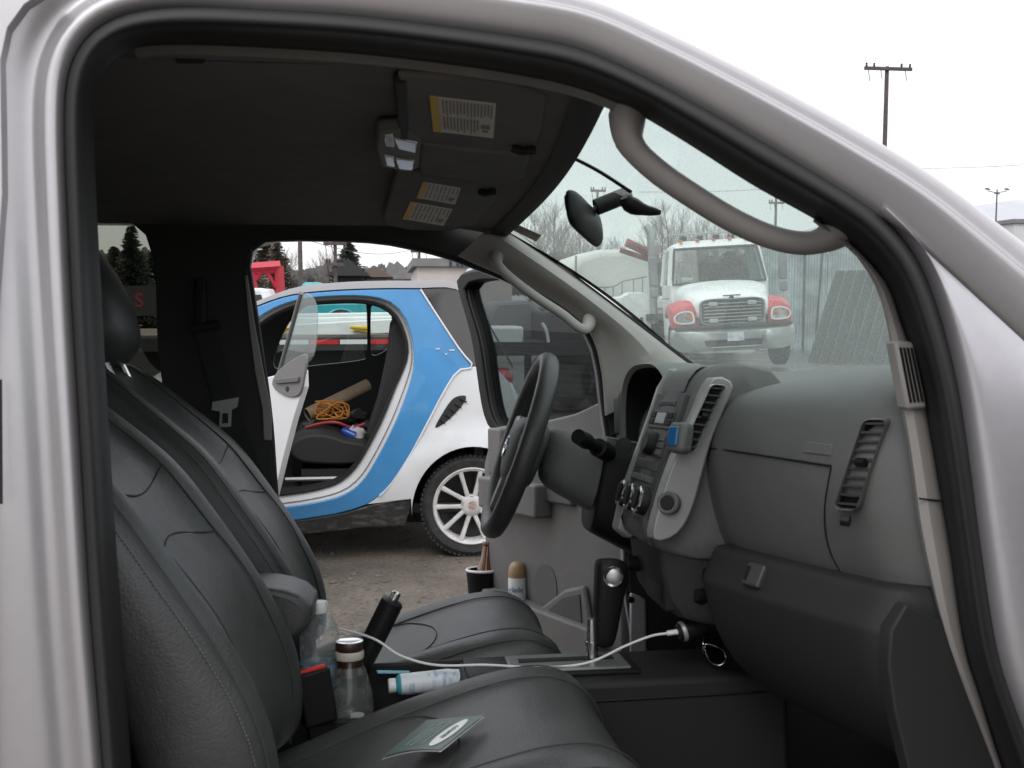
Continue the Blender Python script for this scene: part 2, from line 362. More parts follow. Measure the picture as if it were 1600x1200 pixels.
# rear side windows and back of the cab
p = wallpx(RWIN, 40); b = B().panel([p], .2, lambda a, c, t: V((a, YD+.03+.004*t, c))); tp(b, 'rear_window', glass_dk)
b = B().panel([[(-1.61,-.06),(-1.5,.32),(-.71,.34),(-.65,.29),(-.61,-.06)]], .2, lambda a, c, t: V((a, YP-.022+.004*t, c))); tp(b, 'rear_window', glass_dk)
b = B(); b.panel([[(1.12,-.95),(2.46,-.95),(2.46,.44),(1.12,.44)], [(1.3,.0),(2.3,.0),(2.25,.33),(1.35,.33)]], .2, lambda a, c, t: V((-1.7-.05*t, a, c))); tp(b, 'back_wall', plas_dk)
b = B().panel([[(1.29,-.01),(2.31,-.01),(2.26,.34),(1.34,.34)]], .3, lambda a, c, t: V((-1.725-.004*t, a, c))); tp(b, 'back_window', glass_dk)
b = B(); b.panel([[(-1.75,-.95),(x0,-.95),(x0+.06,.39),(-1.7,.43)], [(-1.6,-.05),(-1.5,.31),(-.72,.33),(-.66,.28),(-.62,-.05)]], .15, lambda a, c, t: V((a, YP+.02+.03*t, c))); tp(b, 'side_trim', plas_dk)
# floor, firewall, cowl, bonnet, wings
b = B().box((-.45, 1.78, -.99), (2.7, 1.36, .06)); tp(b, 'floor', carpet)
b = B().box((.86, 1.78, -.5), (.04, 1.36, 1.0)); tp(b, 'firewall', plas_bk)
g = []
for k in range(8):
    t = k/7; x = lerp(.86, 1.95, t); g.append([V((x, y, .02 - .10*t*t - .10*t**6 + .02*math.cos((y-YC)*2.2) - .12*abs((y-YC)/.75)**6)) for y in [lerp(1.06, 2.53, j/14) for j in range(15)]])
tp(B().loft(g, closed=False), 'bonnet', silver)
b = B().box((1.45, 2.50, -.42), (1.0, .06, .7)).box((1.45, 1.09, -.42), (1.0, .06, .7)).box((1.97, 1.795, -.45), (.06, 1.4, .75)); tp(b, 'nose', silver, bevel=.03)
for x, y in ((1.45, 1.2), (1.45, 2.42), (-2.0, 1.2), (-2.0, 2.42)):
    gz = (T.inverted() @ V(((T @ V((x, y, 0))).x, (T @ V((x, y, 0))).y, .38))).z
    b = B().lathe([(.0, -.12), (.24, -.12), (.33, -.12), (.375, -.09), (.38, 0), (.375, .09), (.33, .12), (.24, .12), (.22, .08), (0, .08)], 36, M.Translation((x, y, gz)) @ M.Rotation(R(90), 4, 'X'))
    tp(b, 'wheel', rubber)
b = B().box((-2.55, 1.8, -.55), (1.62, 1.5, .62)); tp(b, 'cargo_bed', silver, bevel=.04)

# passenger A pillar trim: from the seal to the glass
tr_o = [(1272,342),(1325,378),(1360,412),(1388,450),(1405,500),(1425,560),(1440,620),(1458,720),(1480,850),(1505,1010),(1530,1090),(1555,1170),(1600,1300)]
tr_i = [(1270,346),(1312,380),(1334,396),(1362,436),(1380,482),(1393,548),(1403,610),(1419,700),(1436,825),(1467,960),(1496,1050),(1550,1190),(1590,1300)]
rings = []
for q in spline([(*a, *c) for a, c in zip(tr_o, tr_i)], 40):
    o, i = V(q[:2]), V(q[2:]); rings.append([P(*lerp(o, i, w), y) for w, y in ((-.15, YP+.11), (-.05, YP+.075), (.12, YP+.07), (.5, YP+.068), (.88, YP+.075), (1, YP+.09), (1.0, YP+.14), (.6, YP+.2))])
pt = tp(B().loft(rings, closed=True), 'pillar_trim', trim)
# upper part along the windshield edge
rings = []
for k in range(12):
    v = lerp(.18, 1.0, k/11); e = wsp(.012, v, -.006); o = V((e.x, YP+.02, e.z)); rings.append([e, e+V((-.004, -.006, -.012)), lerp(e, o, .5)+V((-.006, 0, -.012)), o+V((-.004, 0, -.01)), o+V((0, 0, .012)), e+V((0, 0, .006))])
tp(B().loft(rings), 'pillar_trim_upper', trim)
# defroster outlet in the pillar trim
oq = [P(x, y, YP+.066) for x, y in ((1394,532),(1424,534),(1446,638),(1414,640))]
b = B().prism([(0, 0), (1, 0), (1, 1), (0, 1)], lambda a, c, t: lerp(lerp(oq[0], oq[1], a), lerp(oq[3], oq[2], a), c) + V((0, t, 0)), -.006, .02)
od = tp(b, 'side_outlet', trim, pt, bevel=.004)
def qat(a, c, off): return lerp(lerp(oq[0], oq[1], a), lerp(oq[3], oq[2], a), c) + V((0, off, 0))
for k in range(4):
    a = .16+.19*k; b = B().loft([[qat(a, .1, -.0075), qat(a+.11, .1, -.0075), qat(a+.11, .9, -.0075), qat(a, .9, -.0075)], [qat(a, .1, -.004), qat(a+.11, .1, -.004), qat(a+.11, .9, -.004), qat(a, .9, -.004)]]); tp(b, 'slot', plas_bk, pt)
b = B().tube([P(1436, 779, YP+.067), P(1472, 783, YP+.067)], .0012, 5); tp(b, 'seam', plas_bk, pt)

# driver A pillar trim
dt_u = [(768,352),(790,352),(840,388),(900,434),(960,480),(1020,526),(1060,557),(1095,582)]
dt_l = [(715,400),(745,414),(800,438),(860,468),(902,498),(927,532),(940,585),(945,650)]
rings = []
for q in spline([(*a, *c) for a, c in zip(dt_u, dt_l)], 36):
    o, i = V(q[:2]), V(q[2:]); rings.append([P(*lerp(o, i, w), y) for w, y in ((-.03, 2.50), (0, 2.41), (.12, 2.36), (.3, 2.345), (.5, 2.352), (.68, 2.372), (.85, 2.388), (.97, 2.395), (1.0, 2.405), (1.0, 2.45))])
pd = tp(B().loft(rings, closed=True), 'pillar_trim', trim)
# grab handles
def handle(pts, y, bulge, r, name='grab_handle'):
    n = len(pts); path = []
    for i, (x, py) in enumerate(pts):
        d = bulge*min(1, min(i, n-1-i)/1.2); path.append(P(x, py, y+d))
    b = B().tube(spline(path, 40), lambda t: r*(1.5-.55*smooth(min(t, 1-t)/.17)), 14, flat=.8); return tp(b, name, trim)
handle([(980,176),(984,222),(1020,262),(1085,308),(1150,347),(1210,372),(1262,380),(1300,368),(1318,352)], 1.225, -.012, .0190)
handle([(775,396),(778,414),(800,436),(840,466),(880,492),(905,512),(915,514),(922,500)], 2.375, -.05, .0125)

# ------------------------------------------------------------------ sun visors, overhead console
def ceilpad(name, px, z0, z1, m, bev=.01, n=None, parent=None):
    pl = [PZ(x, y, z0) for x, y in px]; 
    b = B().loft([[p for p in pl], [V((p.x, p.y, z1)) for p in pl]]); return tp(b, name, m, parent, bevel=bev, seg=3)
vis = ceilpad('sun_visor', [(622,118),(700,122),(800,136),(856,153),(847,205),(832,236),(740,232),(650,220),(632,205)], .3875, .40, cloth, .006)
def sticker(quad, z, rows, parent, two=False):
    q = [PZ(x, y, z) for x, y in quad]
    def at(a, c, dz=0): return lerp(lerp(q[0], q[1], a), lerp(q[3], q[2], a), c) + V((0, 0, dz))
    def sheet(a0, a1, c0, c1, dz): return B().loft([[at(a0, c0, dz), at(a1, c0, dz), at(a1, c1, dz), at(a0, c1, dz)], [at(a0, c0, dz+.0006), at(a1, c0, dz+.0006), at(a1, c1, dz+.0006), at(a0, c1, dz+.0006)]])
    lab = tp(sheet(0, 1, 0, 1, 0), 'label', paper, parent)
    tp(sheet(0, .13, 0, 1, -.0007), 'yellow_stripe', yellow, lab)
    b = B()
    for k in range(rows):
        a = lerp(.18, .93, k/(rows-1))
        for c0, c1 in ((.05, random.uniform(.36, .46)), (.5, random.uniform(.8, .93))):
            if k > rows*.68 and c0 > .4: continue
            s = sheet(a, a+.025, c0, c1, -.0008); b.add(s.v, s.f)
    s = sheet(.78, .93, .62, .74, -.0008); b.add(s.v, s.f); s = sheet(.80, .9, .78, .84, -.0008); b.add(s.v, s.f)
    tp(b, 'printed_text', ink, lab)
sticker([(671,150),(775,162),(771,216),(677,205)], .3863, 15, vis)
b = B().tube([PZ(836, 234, .379), PZ(815, 236, .379), PZ(800, 231, .384)], .007, 8); tp(b, 'visor_clip', plas_dk, vis)
b = B().tube([PZ(625, 120, .392), PZ(632, 210, .392)], .009, 10); tp(b, 'hinge_rod', plas_dk, vis)
vis2 = ceilpad('sun_visor', [(619,268),(700,281),(782,292),(772,318),(745,352),(700,362),(640,360),(602,352),(600,335)], .3875, .402, cloth, .006)
sticker([(661,284),(720,294),(711,320),(651,309)], .3863, 8, vis2)
sticker([(641,315),(707,327),(693,353),(629,342)], .3863, 9, vis2)
b = B().tube([PZ(772, 299, .379), PZ(758, 302, .379), PZ(750, 299, .384)], .007, 8); tp(b, 'visor_clip', plas_dk, vis2)
oc = ceilpad('overhead_console', [(658,226),(740,236),(830,243),(822,278),(786,291),(720,283),(655,272),(652,250)], .384, .402, cloth, .008)
lampb = ceilpad('map_lamp', [(589,202),(632,200),(660,222),(658,262),(640,270),(596,262),(588,235)], .385, .402, plas_md, .006)
lens_m = mat('lamp_lens', (.7, .7, .68), .12, 0, coat=.5)
for q in ([(601,213),(614,212),(618,231),(601,229)], [(616,217),(652,224),(650,240),(622,233)], [(601,244),(616,247),(618,262),(603,259)], [(619,249),(648,252),(645,267),(622,264)]):
    ceilpad('lamp_lens', q,   .382, .389, lens_m if q[0][0] < 605 else chrome, .002, parent=lampb)
# passenger-side ceiling handle recesses
for x in (295, 553): 
    ceilpad('recess_cover', [(x-22,94),(x+26,95),(x+26,101),(x-20,101)], ceil(0, 1.28)-.006, .42, plas_dk, .003)
# rear view mirror, wire cover and sticker on the glass
def proj(p):
    d = (T @ V(p)) - C; k = d.dot(fwd); return V((800+FOC*d.dot(rgt)/k, 600-FOC*d.dot(upv)/k))
def ws_at(px, py, off=0):         # the point of the windshield behind a given direction
    u, v, st = .5, .5, .25
    for _ in range(60):
        c = min(((proj(wsp(u+i*st, v+j*st))-V((px, py))).length, u+i*st, v+j*st) for i in (-1, 0, 1) for j in (-1, 0, 1)); 
        if c[1] == u and c[2] == v: st *= .6
        u, v = c[1], c[2]
    return wsp(u, v, off)
mm = P(913, 343, 1.80)
face = spline([(-.035, .0), (-.034, .085), (-.022, .106), (.022, .106), (.033, .088), (.035, .0), (.031, -.09), (.020, -.106), (-.022, -.104), (-.034, -.085)], 36, True)
ax_n = V((-.9, .40, -.16)).normalized(); ax_l = V((.40, .9, -.06)).normalized(); ax_l = (ax_l - ax_n*ax_l.dot(ax_n)).normalized(); ax_w = ax_n.cross(ax_l)
def mpt(a, c, d): return mm + ax_w*a + ax_l*c + ax_n*d
rings = [[mpt(p.x*s, p.y*s2, d) for p in face] for s, s2, d in ((.86, .95, .008), (1, 1, .005), (1.02, 1.01, 0), (.95, .96, -.008), (.6, .75, -.017), (.2, .3, -.021))]
mo = tp(B().loft(rings), 'rear_view_mirror', plas_bk, sub=1)
b = B().loft([[mpt(p.x*.84, p.y*.94, d) for p in face] for d in (.0082, .0090)]); tp(b, 'mirror_glass', chrome, mo)
b = B().tube([P(922, 335, 1.80), P(934, 323, 1.80)], .006, 8); b.tube([P(931, 324, 1.80), P(976, 306, 1.80)], .0150, 12); b.tube([P(974, 307, 1.80), P(985, 301, 1.80)], .008, 8)
tp(b, 'mirror_stem', plas_bk, mo)
b = B().tube(spline([ws_at(984, 296, -.016), ws_at(995, 303, -.022), ws_at(1015, 313, -.020), ws_at(1037, 325, -.010)], 10), [.010, .016, .018, .018, .016, .013, .011, .010, .008, .005], 10, flat=.7); tp(b, 'mirror_mount', plas_bk, mo)
b = B().tube(spline([ws_at(884, 236, -.005), ws_at(935, 262, -.005), ws_at(988, 296, -.005)], 14), .0055, 6, flat=.5); tp(b, 'wire_cover', plas_bk, mo)
sq = [ws_at(x, y, -.003) for x, y in ((806,348),(847,366),(839,376),(800,357))]
b = B().loft([sq, [p+V((.0006, 0, .0008)) for p in sq]]); tp(b, 'glass_sticker', mat('brown_sticker', (.28, .25, .22), .6, var=.2, vscale=60), ws)
# ------------------------------------------------------------------ seats
BK = [(-.54,.075),(-.50,.045),(-.445,0),(-.385,-.05),(-.33,-.1),(-.265,-.19),(-.2,-.29),(-.155,-.38),(-.138,-.46),(-.145,-.53)]
BKs = spline(BK, 24)
def seat(yc, hw=.255):
    st = {}
    root = pick
    nrm = []
    for i, p in enumerate(BKs):
        t = BKs[min(23, i+1)]-BKs[max(0, i-1)]; nrm.append(V((-t.y, t.x)).normalized())
    def wid(s): return hw*interp([(0, .80), (.08, .90), (.25, .98), (.55, 1.03), (.8, 1.0), (1, .9)], s)
    def front(s, u, lift=0):          # s 0 top .. 1 bottom, u -1 near .. 1 far
        f = s*23; i = min(22, int(f)); f -= i; p = lerp(BKs[i], BKs[i+1], f); n = lerp(nrm[i], nrm[i+1], f).normalized()
        au = abs(u); bol = interp([(0, -.030), (.35, -.027), (.52, -.018), (.68, .0), (.78, .004), (.9, -.006), (1, -.03)], au)*interp([(0, .4), (.2, .75), (.4, 1), (1, 1)], s)
        if au < .62: bol += .006*math.exp(-((s-.62)/.09)**2)
        d = bol + lift
        return V((p.x + n.x*d, yc + u*wid(s), p.y + n.y*d))
    rings = []
    us = [-1, -.95, -.88, -.78, -.68, -.6, -.52, -.4, -.2, 0, .2, .4, .52, .6, .68, .78, .88, .95, 1]
    for k in range(25):
        s = k/24; r = [front(s, u) for u in us]; f = s*23; i = min(22, int(f)); n = nrm[i]; th = interp([(0, .035), (.1, .07), (.3, .11), (1, .14)], s)
        c = front(s, 0)
        for u, q in ((1.01, .35), (.98, .75), (.85, 1), (.3, 1.05), (-.3, 1.05), (-.85, 1), (-.98, .75), (-1.01, .35)):
            e = front(s, math.copysign(1, u)); bb = V((e.x-n.x*th*q, yc+u*wid(s), e.z-n.y*th*q)); r.append(bb)
        rings.append(r)
    top = [lerp(p, front(0, 0)+V((-.035, 0, .0)), .45)+V((-.012, 0, .012)) for p in rings[0]]
    bk = tp(B().loft([top]+rings), 'seat_backrest', leather, sub=1, smooth=True)
    def seam(pts, r=.0012, parent=bk, n=40): tp(B().tube(spline(pts, n), r, 5), 'seam', thread, parent)
    for u in (-.6, .6): seam([front(s, u, .001) for s in [k/14 for k in range(15)]])
    for u in (-.9, .9): seam([front(s, u, .001) for s in [k/14 for k in range(15)]])
    seam([front(.34+.045*math.cos(u*2.2), u, .0015) for u in [k/10*.6 for k in range(-10, 11)]])
    seam([front(.53-.05*math.cos(u*2.4), u, .0015) for u in [k/10*.6 for k in range(-10, 11)]])
    # stitches along the outer bolster
    b = B()
    for k in range(90):
        s = .3+.68*k/89; p = front(s, -.955, .0015); q = front(s+.004, -.955, .0015); b.tube([p, q], .0011, 4)
    tp(b, 'stitching', mat('stitch', (.11, .11, .105), .7) if 'stitch' not in MAT else MAT['stitch'], bk)
    # headrest
    hc = V((-.60, yc, .195)); hn = V((.9, 0, .42)).normalized(); hz = V((-.42, 0, .9)).normalized()
    prof = spline([(0, -.145), (.055, -.12), (.075, 0), (.058, .11), (0, .14), (-.05, .11), (-.055, 0), (-.045, -.12)], 26, True)
    rings = []
    for u in (-1, -.93, -.8, -.5, 0, .5, .8, .93, 1):
        k = (1-abs(u)**3.2)**.5 if abs(u) < 1 else .12; k = max(.12, k)
        rings.append([hc + hn*(p.x*(.5+.5*k)) + hz*(p.y*(.55+.45*k)) + V((0, u*.135, 0)) for p in prof])
    hr = tp(B().loft(rings), 'headrest', leather2, sub=1)
    b = B()
    for y in (-.06, .06): b.tube([hc-hz*.1+V((0, y, 0)), hc-hz*.2+V((0, y, 0))], .007, 8)
    tp(b, 'headrest_post', chrome, hr)
    # cushion: rings across, marching forward
    prof = [(-.26, -.595, .8), (-.20, -.580, .9), (-.12, -.553, .97), (-.03, -.518, 1), (.06, -.489, 1.03), (.14, -.466, 1.05), (.21, -.452, 1.05), (.26, -.452, 1.04), (.297, -.466, 1.03), (.325, -.495, 1.0), (.34, -.54, .97), (.335, -.60, .94), (.31, -.66, .9)]
    ps = spline(prof, 26)
    def ctop(s, u, lift=0):
        f = s*25; i = min(24, int(f)); f -= i; p = lerp(ps[i], ps[i+1], f); t = (ps[i+1]-ps[i]); n = V((-t.y, 0, t.x)).normalized() if False else V((-t[1], 0, t[0])).normalized()
        au = abs(u); bol = interp([(0, -.012), (.35, -.012), (.55, -.008), (.7, .008), (.8, .012), (.92, -.002), (1, -.04)], au)*interp([(0, 1.8), (.4, 1.2), (.7, .5), (1, .3)], s)
        return V((p[0]+n.x*(bol+lift), yc+u*hw*p[2], p[1]+n.z*(bol+lift)))
    rings = []
    for k in range(27):
        s = k/26; r = [ctop(s, u) for u in us]; e = ctop(s, 1); e0 = ctop(s, -1); zb = -.68; xb = lambda x: min(x, .29)
        for u, w in ((1.02, .3), (.99, .6), (.9, 1), (0, 1), (-.9, 1), (-.99, .6), (-1.02, .3)):
            h = lerp(e.z, zb-.002*k/26, w); r.append(V((lerp(e.x, xb(e.x), w), yc+u*hw*(lerp(ps[0], ps[-1], s)[2] if w == 1 else (e.y-yc)/hw), h)))
        rings.append(r)
    cu = tp(B().loft(rings), 'seat_cushion', leather, sub=1)
    for u in (-.62, .62): seam([ctop(s, u, .0015) for s in [k/14*.97 for k in range(15)]], parent=cu)
    for u in (-.93, .93): seam([ctop(s, u, .0015) for s in [k/14*.97 for k in range(15)]], parent=cu)
    seam([ctop(.40+.10*math.sqrt(max(0, 1-(u/.62)**2)), u, .0018) for u in [k/12*.62 for k in range(-12, 13)]], parent=cu)
    b = B().box((.03, yc, -.80), (.52, .40, .32)); tp(b, 'seat_base', plas_bk, bevel=.02)
    return bk, cu, ctop
pseat = seat(1.47, .245)
dseat = seat(2.13, .245)

# ------------------------------------------------------------------ driver B pillar belt
b = B().box((0, 0, 0), (.026, .03, .13), M.Translation(P(314, 478, 2.405))); ba = tp(b, 'belt_anchor', plas_dk, bevel=.008)
b = B().tube([P(300, 515, 2.395), P(342, 508, 2.395)], .013, 10); tp(b, 'belt_ring', plas_dk, ba)
bp_ = spline([P(322, 515, 2.39), P(338, 580, 2.385), P(360, 650, 2.38), P(395, 740, 2.37), P(415, 800, 2.36)], 16)
belt_m = mat('belt_web', (.02, .02, .02), .8, bump=.3, bscale=900)
b = B().loft([[p+V((-.024, 0, 0)), p+V((.024, 0, .006)), p+V((.024, -.002, .006)), p+V((-.024, -.002, 0))] for p in bp_]); belt = tp(b, 'seat_belt', belt_m)
tn = P(352, 632, 2.374); b = B().panel([[(-.028,.006),(.03,.016),(.026,-.006),(.014,-.012),(.012,-.05),(-.014,-.052),(-.012,-.016),(-.03,-.012)], [(-.007,-.02),(.006,-.019),(.006,-.042),(-.008,-.043)]], .02, lambda a, c, t: tn+V((a, .003*t, c))); tp(b, 'belt_tongue', silv_pl, belt)
b = B().loft([[P(x, y, YD-.024), P(x+w, y, YD-.024), P(x+w, y, YD-.02), P(x, y, YD-.02)] for x, y, w in ((382, 430, 5), (388, 500, 9), (398, 580, 14), (410, 640, 14), (412, 688, 13))]); tp(b, 'pillar_lower_trim', trim, bevel=.002)

# ------------------------------------------------------------------ dashboard
# cross sections of the main body, passenger end to driver end: (x, z) from the glass edge round the face to the knee line
def facex(y): return interp([(1.15,.655),(1.2,.64),(1.3,.612),(1.4,.585),(1.5,.560),(1.65,.528),(1.9,.52),(2.5,.53)], y)
def dsec(y):
    bul = smooth((1.665-y)/.06)*smooth((y-1.22)/.06)       # airbag bulge on the passenger side
    endr = smooth((y-1.215)/.06)
    drv = smooth((y-1.9)/.1)
    f = facex(y) + .03*(1-endr) + .010*(1-bul)*(y > 1.5) + .05*drv
    up = -.012*(1-bul)
    return [(.93, .048), (.84, .046), (.76, .034), (f+.095, .010+.006*bul), (f+.050, -.003+.006*bul), (f+.020, -.026+.006*bul), (f+.003, -.062), (f-.006, -.10), (f-.004, -.15), (f+.008, -.205), (f+.026, -.262), (f+.06, -.30), (.75, -.31), (.9, -.2)]
ys = [1.215+(2.47-1.215)*k/60 for k in range(61)]
b = B(); rings = []
for y in ys:
    s = dsec(y); e = 1-smooth((y-1.215)/.03); rings.append([V((x+.03*e*(x < .8), y, z-.02*e)) for x, z in s])
dash = tp(b.loft(rings), 'dashboard', plas_md, sub=1)
# seam between airbag cover and the glove panel, raised script tile
def onface(px, py, d=.0, sec=lambda y: dsec(y)[3:12]):          # on the passenger face of the dash (ray march through the sections)
    r = Tr @ D(px, py); best = None; y = 1.2
    while y < 1.9:
        p = r*(y/r.y); s = sec(y); 
        xs = None
        for (x0_, z0_), (x1_, z1_) in zip(s, s[1:]):
            if z1_ <= p.z <= z0_: xs = lerp(x0_, x1_, (z0_-p.z)/(z0_-z1_)); break
        if xs is not None and p.x >= xs-d: return p
        y += .002
    return P(px, py, 1.45)
sm = [onface(x, y, .002) for x, y in ((1108,700),(1160,707),(1220,716),(1298,728))]
tp(B().tube(spline(sm, 20), .0016, 6), 'seam', plas_bk, dash)
tq = [onface(x, y, .001) for x, y in ((1258,690),(1300,695),(1296,712),(1254,707))]
tp(B().loft([tq, [p+V((.004, .0, 0)) for p in tq]]), 'airbag_tile', plas_md, dash, bevel=.001)
sm = [onface(x, y, .002) for x, y in ((1298,730),(1288,800),(1296,860),(1330,922))]
tp(B().tube(spline(sm, 20), .0011, 5), 'seam', plas_bk, dash)
# passenger outer vent
def vent(name, quad, y0, y1, n, parent, bez, horizontal=True, knob=True, depth=.035):
    # quad: four points tl, tr, br, bl in the cab
    q = quad; nn = (q[1]-q[0]).cross(q[3]-q[0]).normalized()
    if nn.dot(lerp(q[0], q[2], .5)) > 0: nn = -nn
    def at(a, c, d=0): return lerp(lerp(q[0], q[1], a), lerp(q[3], q[2], a), c) + nn*d
    def rr(g, h, ra, rc):
        o = []
        for cx, cy, a0 in ((1+g-ra, -h+rc, -90), (1+g-ra, 1+h-rc, 0), (-g+ra, 1+h-rc, 90), (-g+ra, -h+rc, 180)):
            for k in range(7): a_ = R(a0+15*k); o.append(V((cx+ra*math.cos(a_), cy+rc*math.sin(a_))))
        return o
    bz = B(); ol = rr(.05, .014, .28, .065); il = rr(0, 0, .26, .06)
    bz.loft([[at(*p, -.016) for p in ol], [at(*p, .004) for p in ol], [at(*lerp(o, i, .6), .006) for o, i in zip(ol, il)], [at(*p, .003) for p in il], [at(*p, -depth) for p in il]], cap=False)
    vo = tp(bz, name, bez, parent)
    tp(B().loft([[at(*p, -depth*.98) for p in il], [at(*p, -depth*1.02) for p in il]]), 'duct', plas_bk, vo)
    for k in range(n):
        c = (k+.5)/n; 
        r = [at(.0, c-.012, .001), at(1, c-.012, .001), at(1, c+.0, -depth*.6), at(0, c+.0, -depth*.6)]; up = (q[0]-q[3]).normalized()*.0016
        tp(B().loft([[p+up for p in r], [p-up for p in r]]), 'vane', plas_st, vo)
    if knob:
        a = at(.3, .47, .003); e = at(.72, .47, .003); tp(B().tube([a, e], .006, 8), 'vane_knob', plas_bk, vo)
    return vo
vq = [onface(1352, 656, .012), onface(1386, 655, .012), onface(1336, 796, .008), onface(1305, 794, .008)]
vq = [onface(x, y, .014) for x, y in ((1352,656),(1387,656),(1338,797),(1305,794))]
vent('air_vent', vq, 0, 0, 10, dash, plas_md, depth=.011)
b = B().tube([P(1314, 812, 1.262), P(1328, 814, 1.255)], .0075, 8); tp(b, 'vent_wheel', plas_bk, dash)
# glove box: lower bulging bin and its lid edge
def gl(y):
    e = smooth((y-1.21)/.03)*smooth((1.66-y)/.035); f = facex(y) - .012 + .03*(1-e)
    return [(.74, -.250), (f+.035, -.248), (f+.006, -.251), (f+.003, -.254), (f-.015, -.297), (f-.0175, -.303), (f-.016, -.312), (f-.008, -.35), (f+.012, -.41), (f+.06, -.47), (f+.13, -.515), (f+.2, -.54), (.86, -.55), (.86, -.3)]
rings = [[V((x, y, z - .09*(1.42-y)*0)) for x, z in gl(y)] for y in [1.21+.45*k/22 for k in range(23)]]
glove = tp(B().loft(rings), 'glove_box', plas_lo, sub=1)
gq = [P(1166,880,1.52), P(1200,888,1.50), P(1192,922,1.50), P(1160,908,1.52)]; nn = V((-1, -.2, .3))*.006
def fwdq(pts, d): return [p*(1+d/p.length) for p in pts]
lc = onface(1183, 901, .0, lambda y_: gl(y_)[3:11])
tp(B().box((0, 0, .004), (.040, .036, .012), look(lc, (-.85, -.25, .45))), 'glove_latch', plas_st, glove, bevel=.004, seg=3); gs = [onface(x, y, .003) for x, y in ((1106,859),(1160,872),(1240,893),(1330,918),(1400,936))]; tp(B().tube(spline(gs, 20), .0032, 6), 'gap', plas_bk, glove);
tp(B().box((-.012, .0, .0105), (.006, .022, .002), look(lc, (-.85, -.25, .45))), 'latch_key', plas_bk, glove)
# dash end cap and lower kick panel by the hinge pillar
ec = [P(x, y, 1.203) for x, y in ((1416,944),(1474,970),(1506,1055),(1558,1195),(1610,1330),(1450,1330),(1422,1210),(1398,1110),(1388,1040),(1392,985))]
tp(B().loft([ec, [p+V((.0, .03, 0)) for p in ec]]), 'kick_panel', plas_lo, bevel=.003)
ec = [P(x, y, 1.165) for x, y in ((1402,640),(1425,720),(1440,830),(1468,965),(1400,930),(1345,830),(1360,700))]
# ------------------------------------------------------------------ centre stack
sy0, sy1 = 1.672, 1.874
SC = 1.777
SK = spline([(.575,.050),(.540,.046),(.517,.028),(.490,-.04),(.462,-.12),(.440,-.18),(.428,-.235),(.445,-.262),(.52,-.285)], 20)
rings = []
for y, dx in ((sy0-.0, .03), (sy0+.012, .004), (sy0+.03, 0), (SC, -.004), (sy1-.03, 0), (sy1-.012, .004), (sy1, .03)):
    rings.append([V((p.x+dx, y, p.y)) for p in SK] + [V((.72, y, -.285)), V((.72, y, .04))])
stack = tp(B().loft(rings), 'centre_stack', plas_md, sub=1)
def sk(t, y, d=0):                 # on the stack face, t 0 top .. 1 bottom
    f = (.10+.70*t)*19; i = min(18, int(f)); f -= i; p = lerp(SK[i], SK[i+1], f); q = (SK[i+1]-SK[i]).normalized(); n = V((q.y, -q.x)); 
    if n.x > 0: n = -n
    return V((p.x+n.x*d, y, p.y+n.y*d))
def skbox(name, t0, t1, y0, y1, d, m, parent=stack, bev=.002):
    n = 5; front = [sk(lerp(t0, t1, k/n), y0, d) for k in range(n+1)] + [sk(lerp(t0, t1, k/n), y1, d) for k in range(n, -1, -1)]
    back = [sk(lerp(t0, t1, k/n), y0, -.01) for k in range(n+1)] + [sk(lerp(t0, t1, k/n), y1, -.01) for k in range(n, -1, -1)]
    return tp(B().loft([front, back]), name, m, parent, bevel=bev)
# silver side wings of the stack, with the vents in them
for sgn, yy in ((-1, sy0), (1, sy1)):
    outer = [P(x, y, 1.655) for x, y in ((1112,590),(1142,600),(1128,640),(1108,690),(1094,740),(1080,790),(1062,826),(1040,842),(1018,842),(1024,800),(1050,720),(1078,660))]
    prf = [tuple(q_) for q_ in spline([(p.x, p.z) for p in outer], 44, True)] if sgn < 0 else [(.545,.046),(.53,.046),(.508,.012),(.484,-.055),(.455,-.13),(.432,-.19),(.418,-.25),(.44,-.268),(.470,-.25),(.500,-.19),(.522,-.12),(.548,-.05),(.568,.02),(.575,.04)]
    y_a = yy - sgn*.012; y_b = yy + sgn*.028
    rings = [[V((x+.004, y_a, z)) for x, z in prf], [V((x-.004, lerp(y_a, y_b, .35), z)) for x, z in prf], [V((x+.002, lerp(y_a, y_b, .8), z)) for x, z in prf], [V((x+.000, y_b, z)) for x, z in prf]]
    wing = tp(B().loft(rings), 'stack_wing', silv_pl, stack, bevel=.003)
    if sgn < 0:
        vq = [P(1112,598,1.660), P(1137,600,1.645), P(1085,706,1.645), P(1062,704,1.660)]
        vq = [P(x, y, 1.632) for x, y in ((1111,601),(1133,603),(1084,706),(1064,703))]
        vent('centre_vent', vq, 0, 0, 9, stack, silv_pl, depth=.0105)
        b = B().lathe([(0, .004), (.012, .004), (.0165, .0055), (.019, .003), (.019, -.01)], 24, look(P(1044, 786, 1.641), (-.62, -.76, .2))); ob = tp(b, 'ignition_ring', plas_md, stack)
        b = B().lathe([(0, .0065), (.0115, .0062), (.0135, .003)], 20, look(P(1044, 786, 1.641), (-.62, -.76, .2))); tp(b, 'outlet_cap', plas_dk, ob)
        # blue gel air freshener clipped to the vent
        af = P(1068, 686, 1.630)
        vc = thing('vent_air_freshener', 'small grey vent clip air freshener with blue gel window on the centre vent', 'air freshener', af, T)
        mm4 = look(af, (-.8, -.55, .22))
        b = B().box((0, 0, .008), (.036, .05, .028), mm4); b.out('housing', plas_md, vc, T, bevel=.008, seg=3)
        b = B().box((-.003, .0, .0235), (.020, .032, .005), mm4); b.out('gel_window', mat('blue_gel', (.02, .12, .30), .15, coat=.6), vc, T, bevel=.002)
